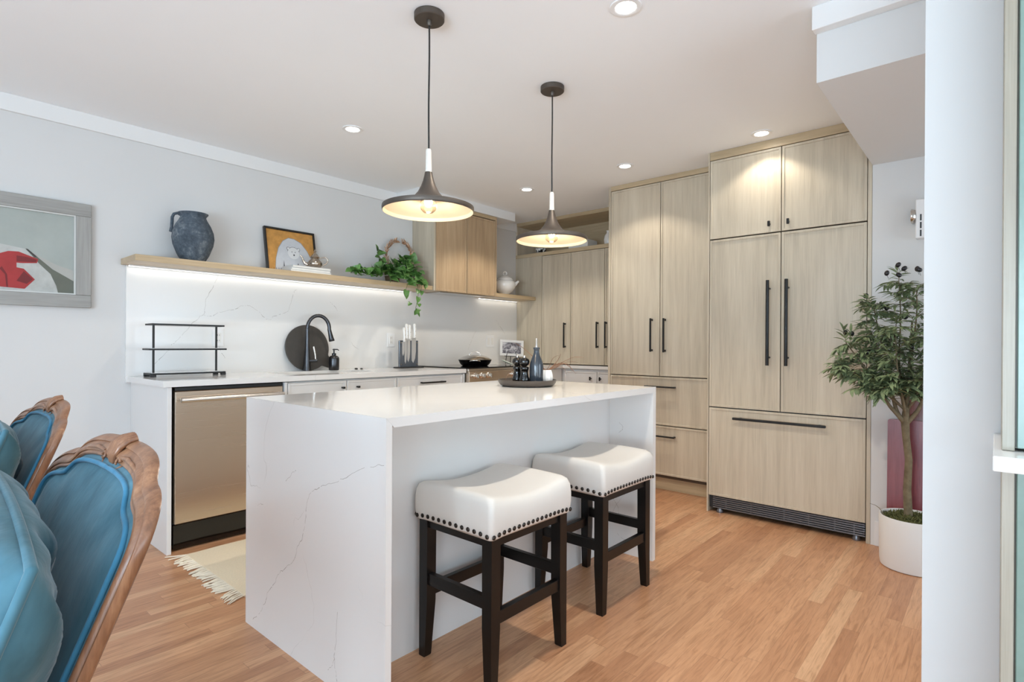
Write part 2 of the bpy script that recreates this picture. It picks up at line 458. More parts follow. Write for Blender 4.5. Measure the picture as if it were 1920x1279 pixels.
def window(name, a0, a1, z0, z1, fn, n):
    mb = MB(); t = .05
    P = lambda u0, u1, za, zb, d0, d1: mb.box(*fn(u0, u1, d0, d1), za, zb, .004)
    P(a0, a1, z0, z0+t, -.08, -.01); P(a0, a1, z1-t, z1, -.08, -.01)
    for i in range(n+1):
        u = a0+(a1-a0-t)*i/n; P(u, u+t, z0+t, z1-t, -.08, -.01)
    fr = struct(name, mb, M['trim'])
    g = MB().box(*fn(a0+t, a1-t, -.05, -.044), z0+t, z1-t)
    gl = link_mesh('window_pane', g, M['pane'], fr)
    return fr
window('window_1', wy0, wy1, wz0, wz1, lambda a, b, d0, d1: (X0+d0, X0+d1, a, b), 3)
window('added_window_2', vx0, vx1, vz0, vz1, lambda a, b, d0, d1: (a, b, Y0+d0, Y0+d1), 2)  # unseen window, added as a source for the side fill
window('added_window_3', ux0, ux1, vz0, vz1, lambda a, b, d0, d1: (a, b, Y0+d0, Y0+d1), 1)  # unseen window behind the wall end, added for the hall fill
# crown boards
CB = 2.352; CT = .016
mb = MB().box(X0, 2.972, WY-CT, WY, CB, ZC, .002).box(4.20, 4.568, WY-CT, WY, CB, ZC, .002)
struct('trim_1', mb, M['trim'], 'flat white crown board along the left wall', 'trim')
HX0, HX1, HY = 3.150, 3.946, 3.655
mb = MB().box(2.972, 4.20, 3.640, WY, 2.362, ZC, .002)
struct('trim_2', mb, M['trim'], 'white boxed crown over the hood cabinet', 'trim')
# dropped soffit right of the fridge
SX0, SYL, SZ = 2.423, .538, 2.163
struct('ceiling_soffit', MB().box(SX0, FX-.0005, Y0, SYL, SZ, ZC), M['wall'], 'white dropped ceiling box above the olive tree', 'soffit')
struct('trim_3', MB().box(SX0-.046, SX0, Y0, SYL+.008, 2.353, ZC, .002), M['trim'], 'white crown board on the dropped ceiling box', 'trim')
struct('baseboard_alcove', MB().box(FX-.014, FX, Y0, .517, 0, .14, .003), M['trim'], 'white baseboard behind the planter', 'baseboard')
struct('baseboard_left', MB().box(X0, .98, WY-.014, WY, 0, .14, .003), M['trim'], 'white baseboard on the left wall', 'baseboard')

# ------------------------------------------------------------------ recessed downlights
DL = [(1.905, 1.09, 'recessed downlight nearest the top edge of the photo'), (1.905, 2.97, 'recessed downlight left of the pendants, nearer the left wall'),
      (3.585, 1.10, 'recessed downlight shining on the cabinet over the fridge'), (3.595, 2.055, 'recessed downlight in front of the tall pantry doors'),
      (3.605, 2.997, 'recessed downlight farthest back, by the open cabinet niche')]
for (x, y, lab), (sx, sy, pw) in zip(DL, SPOTS):
    t = thing('recessed_downlight', lab, 'downlight', (x, y, ZC), 'recessed ceiling downlights')
    part('trim_ring', MB().lathe([(.040, ZC-.0008), (.062, ZC-.0008), (.060, ZC-.005), (.046, ZC-.007), (.040, ZC-.004), (.040, ZC-.0008)], (x, y, 0), 36, caps=False), M['white_plastic'], t)
    part('lens', MB().lathe([(.0395, ZC-.0008), (.0395, ZC-.003), (.0, ZC-.0032)], (x, y, 0), 32), M['lamp_on'], t)
    l = bpy.data.lights.new('downlight_beam', 'SPOT'); l.energy = pw; l.color = WARM; l.spot_size = radians(118); l.spot_blend = .35; l.shadow_soft_size = .035
    o = bpy.data.objects.new('downlight_beam', l); o.location = (0, 0, -.012); o.parent = t; COL.objects.link(o)

# ------------------------------------------------------------------ cabinet helpers
def slab_x(name, xf, y0, y1, z0, z1, mat, parent, th=.019, lip=.015, gap=.0027):
    """door or drawer front facing -x: slab with a thin raised edge"""
    y0, y1 = min(y0, y1)+gap, max(y0, y1)-gap; z0 += gap; z1 -= gap
    m = MB().box(xf+.0055, xf+th, y0, y1, z0, z1, .001)
    m.box(xf, xf+.0065, y0, y0+lip, z0, z1, .0012).box(xf, xf+.0065, y1-lip, y1, z0, z1, .0012)
    m.box(xf, xf+.0065, y0+lip, y1-lip, z0, z0+lip, .0012).box(xf, xf+.0065, y0+lip, y1-lip, z1-lip, z1, .0012)
    return part(name, m, mat, parent)
def slab_y(name, yf, x0, x1, z0, z1, mat, parent, th=.019, lip=.015, gap=.0027):
    x0, x1 = x0+gap, x1-gap; z0 += gap; z1 -= gap
    m = MB().box(x0, x1, yf+.0055, yf+th, z0, z1, .001)
    m.box(x0, x0+lip, yf, yf+.0065, z0, z1, .0012).box(x1-lip, x1, yf, yf+.0065, z0, z1, .0012)
    m.box(x0+lip, x1-lip, yf, yf+.0065, z0, z0+lip, .0012).box(x0+lip, x1-lip, yf, yf+.0065, z1-lip, z1, .0012)
    return part(name, m, mat, parent)
def pull_x(xf, y, z0, z1, parent, w=.012, out=.034, name='handle'):
    """vertical bar pull on a front facing -x"""
    m = MB().box(xf-out, xf-out+w, y-w/2, y+w/2, z0, z1, .0015)
    for z in (z0+.012, z1-.012): m.box(xf-out+w*.5, xf+.0062, y-w*.42, y+w*.42, z-.008, z+.008, .001)
    return part(name, m, M['black'], parent)
def pull_h(xf, y0, y1, z, parent, w=.012, out=.034):
    m = MB().box(xf-out, xf-out+w, y0, y1, z-w/2, z+w/2, .0015)
    for y in (y0+.012, y1-.012): m.box(xf-out+w*.5, xf+.0062, y-.008, y+.008, z-w*.42, z+w*.42, .001)
    return part('handle', m, M['black'], parent)
def rod_x(xf, y, z0, z1, parent):
    m = MB().lathe([(.0, z0), (.0095, z0), (.010, z0+.002), (.010, z1-.002), (.0095, z1), (0, z1)], (xf-.045, y, 0), 20)
    for z in (z0+.05, z1-.05): m.tube([(xf-.045, y, z), (xf+.0062, y, z)], .006, 12)
    return part('handle', m, M['black'], parent)

# ------------------------------------------------------------------ panel-ready refrigerator and the cabinet round it
FL, FR, FG = 1.478, .561, 1.023
t = thing('refrigerator', 'panelled oak French-door refrigerator with two long black rod handles', 'refrigerator', (FX+.3, (FL+FR)/2, 0))
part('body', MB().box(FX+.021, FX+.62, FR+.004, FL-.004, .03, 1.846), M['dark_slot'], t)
d = slab_x('door', FX, FG, FL, .714, 1.847, M['oak'], t); rod_x(FX, 1.0895, 1.006, 1.544, d)
d = slab_x('door', FX, FR, FG, .714, 1.847, M['oak'], t); rod_x(FX, .980, 1.006, 1.544, d)
d = slab_x('freezer_drawer', FX, FR, FL, .112, .712, M['oak'], t)
m = MB().box(FX-.046, FX-.030, .760, 1.305, .643, .659, .003)
for y in (.80, 1.265): m.box(FX-.036, FX+.0062, y-.007, y+.007, .646, .656, .001)
part('handle', m, M['black'], d)
m = MB().box(FX+.030, FX+.05, FR+.004, FL-.03, .024, .110)
g = part('grille', m, M['dark_slot'], t)
m = MB()
for k in range(6): m.box(FX+.006, FX+.031, FR+.004, FL-.03, .032+k*.0133, .040+k*.0133, .0015)
for y in (.62, .72, .86, 1.0, 1.2, 1.36): m.box(FX+.010, FX+.028, y-.003, y+.003, .032, .106)
part('louver', m, M['grille'], g)
for y in (FR+.05, FL-.07): part('foot', MB().lathe([(.02, 0), (.022, .012), (.015, .03)], (FX+.03, y, 0), 16), M['grille'], t)

t = thing('overfridge_cabinet', 'pale oak two-door cabinet and side panels framing the refrigerator', 'cabinet', (FX+.3, 1.02, 0))
m = MB().box(FX, FX+.64, FL+.001, 1.489, 0, ZC-.001, .001)
part('side_panel', m, M['oak'], t)
part('side_panel', MB().box(FX, FX+.64, .5395, FR-.001, 0, ZC-.001, .001), M['oak'], t)
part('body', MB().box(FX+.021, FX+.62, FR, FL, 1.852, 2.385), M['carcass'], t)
part('top_filler', MB().box(FX, FX+.02, FR, FL, 2.388, ZC-.001, .001), M['oak_y'], t)
d = slab_x('door', FX, FG, FL, 1.850, 2.386, M['oak'], t)
part('knob', MB().box(FX-.026, FX-.012, 1.085, 1.099, 1.888, 1.922, .002).tube([(FX-.014, 1.092, 1.905), (FX+.0062, 1.092, 1.905)], .005, 10), M['black'], d)
d = slab_x('door', FX, FR, FG, 1.850, 2.386, M['oak'], t)
part('knob', MB().box(FX-.026, FX-.012, .973, .987, 1.888, 1.922, .002).tube([(FX-.014, .980, 1.905), (FX+.0062, .980, 1.905)], .005, 10), M['black'], d)

# ------------------------------------------------------------------ tall pantry
QX = 4.0; QL, QR, QG = 2.437, 1.4905, 1.973
t = thing('pantry_cabinet', 'tall oak pantry with two doors over two wide drawers, left of the fridge', 'cabinet', (QX+.3, 1.97, 0))
part('side_panel', MB().box(QX, QX+.62, QL-.020, QL, 0, ZC-.001, .001), M['oak'], t)
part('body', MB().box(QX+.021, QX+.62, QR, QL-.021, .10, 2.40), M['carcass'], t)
part('top_filler', MB().box(QX, QX+.02, QR, QL-.0205, 2.404, ZC-.001, .001), M['oak_y'], t)
part('toe_kick', MB().box(QX+.06, QX+.08, QR, QL-.021, 0, .10), M['oak_y'], t)
d = slab_x('door', QX, QG, QL-.0205, .888, 2.402, M['oak'], t); pull_x(QX, 2.040, 1.079, 1.341, d)
d = slab_x('door', QX, 1.515, QG, .888, 2.402, M['oak'], t); pull_x(QX, 1.930, 1.076, 1.339, d)
d = slab_x('drawer', QX, 1.515, QL-.0205, .509, .886, M['oak'], t); pull_h(QX, 1.838, 2.090, .808, d)
d = slab_x('drawer', QX, 1.515, QL-.0205, .123, .507, M['oak'], t); pull_h(QX, 1.838, 2.090, .427, d)
part('filler', MB().box(QX, QX+.02, QR, 1.514, .10, 2.403, .001), M['oak'], t)

# ------------------------------------------------------------------ wall cabinet with open niche, standing on the corner worktop
UX = 4.568; CZ = .927
t = thing('hutch_cabinet', 'oak wall cabinet with open niche on top, in the back corner beside the pantry', 'cabinet', (UX+.2, 3.1, CZ))
UR = 2.44
part('filler', MB().box(UX, UX+.019, 3.588, WY-.0215, CZ+.001, 2.0595), M['oak'], t)
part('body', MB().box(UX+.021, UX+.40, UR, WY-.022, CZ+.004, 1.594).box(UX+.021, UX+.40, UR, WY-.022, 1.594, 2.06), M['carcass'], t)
part('filler', MB().box(UX, UX+.40, WY-.0213, WY-.001, 1.5955, 2.0595), M['oak'], t)
part('niche_shelf', MB().box(UX-.001, UX+.42, UR, WY-.001, 2.060, 2.098, .001), M['oak_y'], t)
part('niche_back', MB().box(UX+.40, UX+.42, UR, WY-.001, 2.098, 2.408), M['oak_y'], t)
part('niche_side', MB().box(UX-.001, UX+.40, WY-.022, WY-.001, 2.098, 2.408, .001), M['oak'], t)
part('top_panel', MB().box(UX-.001, UX+.42, UR, WY-.001, 2.408, ZC-.001, .001), M['oak_y'], t)
for (a, b, hy) in ((3.219, 3.586, 3.283), (2.825, 3.219, 2.898), (2.445, 2.825, 2.803)):
    d = slab_x('door', UX, a, b, CZ+.006, 2.058, M['oak'], t); pull_x(UX, hy, 1.100, 1.353, d)

# ------------------------------------------------------------------ base run along the left wall
PY = 3.305
solo('end_panel', MB().box(1.008, 1.030, PY, WY-.001, 0, .893, .0015), M['white_cab'], 'white cabinet end panel beside the dishwasher', 'panel')
# dishwasher
t = thing('dishwasher', 'stainless steel dishwasher with a bar handle under the worktop', 'dishwasher', (1.35, 3.6, 0))
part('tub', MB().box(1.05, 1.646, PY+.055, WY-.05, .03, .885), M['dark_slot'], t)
d = part('door', MB().box(1.049, 1.647, PY+.013, PY+.05, .150, .868, .004), M['steel'], t)
part('control_edge', MB().box(1.049, 1.647, PY+.020, PY+.05, .869, .888, .002), M['black_plastic'], t)
m = MB().tube([(1.065, PY-.030, .822), (1.631, PY-.030, .822)], .0135, 16)
for x in (1.085, 1.611): m.box(x-.010, x+.010, PY-.028, PY+.0145, .814, .830, .003)
part('handle', m, M['steel2'], d)
part('toe_kick', MB().box(1.049, 1.647, PY+.035, PY+.05, .012, .142, .002), M['black_gloss'], t)
# sink cabinet, drawer cabinet
def toe(x0, x1, par): part('toe_kick', MB().box(x0, x1, PY+.07, PY+.085, 0, .105), M['white_cab'], par)
def bar_knob(x, z, par, wd=.018): part('knob', MB().box(x-wd/2, x+wd/2, PY-.024, PY-.012, z-.007, z+.007, .002).box(x-.005, x+.005, PY-.014, PY+.0062, z-.005, z+.005), M['black'], par)
t = thing('sink_cabinet', 'white two-door base cabinet under the faucet', 'cabinet', (2.08, 3.6, 0))
part('body', MB().box(1.652, 2.500, PY+.021, WY-.03, .105, .66).box(1.652, 2.500, PY+.021, PY+.04, .66, .889), M['white_cab'], t)
part('filler', MB().box(1.650, 1.668, PY, PY+.02, .105, .889, .001), M['white_cab'], t)
d = slab_y('door', PY, 1.670, 2.085, .11, .884, M['white_cab'], t); bar_knob(2.052, .835, d)
d = slab_y('door', PY, 2.085, 2.500, .11, .884, M['white_cab'], t); bar_knob(2.168, .835, d)
toe(1.652, 2.5, t)
t = thing('drawer_cabinet', 'white drawer base cabinet left of the range', 'cabinet', (2.83, 3.6, 0))
part('body', MB().box(2.502, 3.186, PY+.021, WY-.03, .105, .889), M['white_cab'], t)
for z0, z1 in ((.665, .884), (.39, .663), (.11, .388)):
    d = slab_y('drawer', PY, 2.502, 3.168, z0, z1, M['white_cab'], t)
    part('handle', MB().box(2.715, 2.955, PY-.034, PY-.022, z1-.055, z1-.043, .002).box(2.725, 2.741, PY-.030, PY+.0062, z1-.054, z1-.044).box(2.929, 2.945, PY-.030, PY+.0062, z1-.054, z1-.044), M['black'], d)
part('filler', MB().box(3.169, 3.188, PY, PY+.02, .105, .889, .001), M['white_cab'], t)
toe(2.502, 3.188, t)
# corner base and hutch base
t = thing('corner_base_cabinet', 'white base cabinet with small black knobs under the hutch', 'cabinet', (4.8, 3.1, 0))
part('body', MB().box(3.975, WX-.01, PY+.03, WY-.03, .105, .889).box(4.571, WX-.01, UR, PY+.03, .105, .889), M['white_cab'], t)
part('filler', MB().box(3.97, 4.549, PY+.005, PY+.03, .105, .889, .001), M['white_cab'], t)
for (a, b, ky) in ((2.895, 3.28, 2.962), (2.445, 2.893, 2.853)):
    d = slab_x('door', 4.55, a, b, .11, .872, M['white_cab'], t)
    part('knob', MB().box(4.524, 4.536, ky-.007, ky+.007, .786, .822, .002).box(4.534, 4.5562, ky-.005, ky+.005, .799, .809), M['black'], d)
part('toe_kick', MB().box(4.6, 4.615, UR, PY+.03, 0, .105).box(3.975, 4.6, PY+.07, PY+.085, 0, .105), M['white_cab'], t)
# worktops
KY = 3.290
bx0, bx1, by0, by1 = 1.76, 2.44, 3.45, 3.80            # sink opening
m = MB()
for a in ((.985, bx0, KY, WY-.021), (bx1, 3.190, KY, WY-.021), (bx0, bx1, KY, by0), (bx0, bx1, by1, WY-.021)): m.box(*a, .8945, CZ)
solo('worktop', m, M['quartz'], 'long white quartz worktop over the dishwasher and sink cabinet', 'worktop')
m = MB().box(3.972, WX-.01, KY, WY-.021, .8945, CZ-.0005).box(4.538, WX-.01, UR, KY, .8945, CZ-.0005)
solo('worktop', m, M['quartz'], 'white quartz corner worktop under the hutch cabinet', 'worktop')
m = MB(); q = .012
m.box(bx0-q, bx1+q, by0-q, by1+q, .700, .700+q).box(bx0-q, bx0-.001, by0-q, by1+q, .712, .8935).box(bx1+.001, bx1+q, by0-q, by1+q, .712, .8935)
m.box(bx0, bx1, by0-q, by0-.001, .712, .8935).box(bx0, bx1, by1+.001, by1+q, .712, .8935)
t = solo('sink', m, M['white_ceramic'], 'undermount sink basin below the black faucet', 'sink')
# backsplash
m = MB().box(.978, UX-.001, WY-.020, WY-.0005, .889, 1.5945)
veins(m, [[(1.498, 1.581), (1.452, 1.477), (1.422, 1.419), (1.413, 1.344), (1.41, 1.316), (1.384, 1.305), (1.358, 1.272), (1.308, 1.209), (1.253, 1.146), (1.22, 1.116)],
          [(1.41, 1.313), (1.452, 1.308), (1.506, 1.338), (1.571, 1.356), (1.627, 1.37), (1.645, 1.387), (1.703, 1.392), (1.736, 1.376), (1.778, 1.348), (1.823, 1.3), (1.85, 1.297), (1.874, 1.325), (1.985, 1.365), (1.997, 1.401), (2.034, 1.522), (2.055, 1.536)],
          [(2.327, 1.457), (2.365, 1.426), (2.393, 1.389)], [(2.52, 1.141), (2.549, 1.106), (2.585, 1.085)], [(1.486, 1.141), (1.517, 1.077), (1.545, 1.026)], [(1.217, 1.089), (1.158, 1.032), (1.117, .993)], [(4.236, 1.385), (4.319, 1.304), (4.387, 1.232)], [(3.946, 1.268), (3.88, 1.16), (3.836, 1.076)]], lambda a, b: (a, WY-.0203, b), .0016, 5)
solo('backsplash', m, [M['quartz_s'], M['vein']], 'white veined quartz backsplash slab under the floating shelves', 'backsplash')

# ------------------------------------------------------------------ floating shelves, LED strips and hood cabinet
SY = 3.667; SZ0, SZ1 = 1.595, 1.632
solo('floating_shelf', MB().box(.955, HX0-.001, SY, WY-.0005, SZ0+.0005, SZ1, .001), M['oak_x'], 'long pale oak floating shelf holding the clay jug and trailing plant', 'shelf')
solo('floating_shelf', MB().box(HX1+.001, UX-.001, SY, WY-.0005, SZ0+.0005, SZ1, .001), M['oak_x'], 'short oak shelf right of the hood, under the white tureen', 'shelf')
def led(x0, x1, lab, mat):
    t = thing('led_strip', lab, 'strip light', ((x0+x1)/2, WY-.05, SZ0), 'strip lights under the shelves')
    part('channel', MB().box(x0, x1, WY-.062, WY-.058, SZ0-.008, SZ0).box(x0, x1, WY-.036, WY-.032, SZ0-.008, SZ0).box(x0, x1, WY-.058, WY-.036, SZ0-.003, SZ0), M['white_plastic'], t)
    part('diffuser', MB().box(x0+.001, x1-.001, WY-.0575, WY-.0365, SZ0-.0065, SZ0-.0032), mat, t)
led(.985, 3.10, 'glowing strip light under the long floating shelf', M['led_on'])
led(3.96, 4.55, 'glowing strip light under the short shelf by the corner', M['led_on2'])
t = thing('hood_cabinet', 'honey oak two-door hood cabinet above the range', 'cabinet', (3.55, 3.8, SZ0))
part('side_panel', MB().box(HX0, HX0+.019, HY, WY-.0005, SZ0-.002, 2.361, .001), M['oak'], t)
part('side_panel', MB().box(HX1-.019, HX1, HY, WY-.0005, SZ0-.002, 2.361, .001), M['oak_warm'], t)
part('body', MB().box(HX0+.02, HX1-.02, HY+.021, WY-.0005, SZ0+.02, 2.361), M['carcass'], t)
part('top_filler', MB().box(HX0+.0195, HX1-.0195, HY, HY+.02, 2.328, 2.361, .001), M['oak_x'], t)
slab_y('door', HY, HX0+.020, 3.547, SZ0-.002, 2.324, M['oak_warm'], t, lip=.018, gap=.004)
slab_y('door', HY, 3.547, HX1-.020, SZ0-.002, 2.324, M['oak_warm'], t, lip=.018, gap=.004)
part('bottom_panel', MB().box(HX0+.0195, HX1-.0195, HY+.021, WY-.001, SZ0, SZ0+.019), M['oak_x'], t)
part('vent_insert', MB().box(3.26, 3.84, 3.70, 3.90, SZ0-.006, SZ0-.0005, .002), M['steel2'], t)

# ------------------------------------------------------------------ range
t = thing('range', 'stainless slide-in range with knobs and black glass cooktop', 'range', (3.58, 3.6, 0))
RX0, RX1, RF = 3.196, 3.966, 3.262
part('body', MB().box(RX0, RX1, RF+.045, WY-.03, .02, .905), M['steel2'], t)
part('cooktop', MB().box(RX0-.002, RX1+.002, RF+.03, WY-.024, .9275, .936, .003), M['dark_glass'], t)
part('cooktop_frame', MB().box(RX0, RX1, RF+.005, WY-.025, .9055, .927, .003), M['steel2'], t)
p = part('control_panel', MB().box(RX0, RX1, RF, RF+.044, .815, .905, .003), M['steel'], t)
for x in (3.265, 3.345, 3.425, 3.74, 3.82, 3.90):
    m = MB().lathe([(.0, 0), (.026, 0), (.026, .006), (.021, .010), (.019, .030), (.016, .034), (0, .034)], (x, RF+.0005, .868), 24, m=Matrix.Rotation(radians(90), 4, 'X'))
    m.box(x-.003, x+.003, RF-.042, RF-.028, .852, .884, .001)
    part('knob', m, M['steel2'], p)
d = part('oven_door', MB().box(RX0+.003, RX1-.003, RF+.002, RF+.044, .20, .808, .004), M['steel'], t)
part('oven_window', MB().box(RX0+.12, RX1-.12, RF-.0005, RF+.0025, .33, .66, .001), M['dark_glass'], d)
part('handle', MB().tube([(RX0+.05, RF-.045, .755), (RX1-.05, RF-.045, .755)], .012, 14).box(RX0+.07, RX0+.09, RF-.044, RF+.004, .747, .763).box(RX1-.09, RX1-.07, RF-.044, RF+.004, .747, .763), M['steel2'], d)
part('drawer', MB().box(RX0+.003, RX1-.003, RF+.002, RF+.044, .045, .195, .004), M['steel'], t)

# ------------------------------------------------------------------ island
IX0, IX1, IF, IB, IZ = .983, 2.696, 1.350, 2.288, .911
t = thing('kitchen_island', 'white quartz waterfall island in the middle of the kitchen', 'island', (1.84, 1.82, 0))
TH = .030
fy = lambda a, b, d: (a, d, b)
part('worktop', MB().prism([(IX0, IZ), (IX0+TH, IZ-TH), (IX1-TH, IZ-TH), (IX1, IZ)], fy, IF, IB), M['quartz'], t)
m = MB().prism([(IX0, 0), (IX0+.022, 0), (IX0+TH-.008, IZ-TH+.008-.0004), (IX0, IZ-.0004)], fy, IF, IB)
veins(m, [[(1.359, .771), (1.413, .758), (1.527, .721), (1.594, .693), (1.668, .665), (1.737, .634), (1.788, .608), (1.806, .562), (1.818, .491), (1.821, .481), (1.838, .437), (1.875, .396), (1.879, .376), (1.892, .355), (1.921, .329), (1.977, .29), (2.002, .274), (2.031, .236), (2.078, .192), (2.1, .173), (2.108, .146), (2.139, .112), (2.162, .075), (2.229, .024)],
          [(1.882, .677), (1.92, .65), (1.956, .626)], [(2.134, .506), (2.184, .492)], [(1.606, .259), (1.615, .183), (1.621, .122), (1.62, .092), (1.611, .058), (1.607, .033)], [(1.621, .102), (1.64, .069), (1.662, .049)]], lambda a, b: (IX0-.0003, a, b), .0015, 2)
part('waterfall_panel', m, [M['quartz'], M['vein']], t)
m = MB().prism([(IX1, 0), (IX1-TH, 0), (IX1-TH, IZ-TH-.0004), (IX1, IZ-.0004)], fy, IF, IB)
veins(m, [[(1.600, .334), (1.590, .302), (1.579, .274), (1.552, .235), (1.548, .192)], [(1.558, .1), (1.511, .076), (1.485, .053)], [(1.551, .708), (1.535, .695), (1.531, .669), (1.554, .652)]], lambda a, b: (IX1-TH-.0003, a, b), .0016, 3)
part('waterfall_panel', m, [M['quartz'], M['vein']], t)
part('body', MB().box(IX0+.023, IX1-TH-.0005, 1.612, IB-.022, .0, IZ-TH-.0006), M['white_cab'], t)
for k in range(3):
    a = IX0+.04+k*.54; slab = MB().box(a, a+.537, IB-.021, IB-.002, .11, IZ-TH-.012, .001)
    part('door', slab, M['white_cab'], t)

# ------------------------------------------------------------------ pendant lamps
def pendant(x, y, lab):
    t = thing('pendant_lamp', lab, 'lamp', (x, y, ZC), 'pendant lamps over the island')
    part('canopy', MB().lathe([(0, ZC-.026), (.010, ZC-.026), (.057, ZC-.026), (.060, ZC-.023), (.060, ZC-.001), (0, ZC-.001)], (x, y, 0), 40).lathe([(.010, ZC-.026), (.010, ZC-.040), (.006, ZC-.046), (0, ZC-.046)], (x, y, 0), 16), M['bronze'], t)
    pts = [(x+.0012*sin(k*.9), y, ZC-.044-(ZC-.044-1.902)*k/8) for k in range(9)]
    part('cord', MB().tube(pts, .0034, 8), M['black_plastic'], t)
    part('socket_sleeve', MB().lathe([(0, 1.906), (.009, 1.906), (.011, 1.900), (.012, 1.86), (.013, 1.812), (0, 1.812)], (x, y, 0), 20), M['wood_socket'], t)
    out = [(.0, 1.814), (.0145, 1.814), (.017, 1.800), (.022, 1.780), (.030, 1.758), (.042, 1.735), (.058, 1.716), (.080, 1.701), (.110, 1.691), (.145, 1.684), (.170, 1.680), (.181, 1.676), (.182, 1.668), (.181, 1.659), (.1785, 1.6565)]
    inn = [(.1785, 1.6565), (.176, 1.660), (.173, 1.670), (.150, 1.6765), (.112, 1.684), (.082, 1.694), (.061, 1.709), (.045, 1.728), (.034, 1.748), (.0, 1.750)]
    part('shade', MB().lathe(out, (x, y, 0), 64, caps=False), M['bronze'], t, angle=50)
    part('shade_lining', MB().lathe(inn, (x, y, 0), 64, caps=False), M['shade_in'], t, angle=50)
    part('bulb_base', MB().lathe([(.014, 1.749), (.014, 1.722), (.011, 1.716), (0, 1.716)], (x, y, 0), 18), M['copper'], t)
    b = part('bulb', MB().lathe([(.011, 1.718), (.018, 1.712), (.028, 1.702), (.034, 1.688), (.034, 1.676), (.029, 1.663), (.018, 1.653), (0, 1.650)], (x, y, 0), 28, caps=False), M['bulb_glass'], t, angle=60)
    b.visible_shadow = True
    m = MB().sphere((x, y, 1.690), (.011, .011, .013), 16, 10)
    part('filament', m, M['bulb_on'], b)
    l = bpy.data.lights.new('bulb_light', 'POINT'); l.energy = P_PEND; l.color = (1, .84, .62); l.shadow_soft_size = .018
    q = bpy.data.lights.new('bulb_downlight', 'SPOT'); q.energy = P_PEND*2.5; q.color = (1, .86, .66); q.spot_size = radians(150); q.spot_blend = .4; q.shadow_soft_size = .02
    oq = bpy.data.objects.new('bulb_downlight', q); oq.location = (0, 0, 1.642-ZC); oq.parent = t; COL.objects.link(oq)
    o = bpy.data.objects.new('bulb_light', l); o.location = (0, 0, 1.640-ZC); o.parent = t; COL.objects.link(o)
pendant(1.441, 1.707, 'black flared pendant lamp over the island, the nearer and larger in view')
pendant(2.256, 1.710, 'black flared pendant lamp over the island, the farther one before the niche')

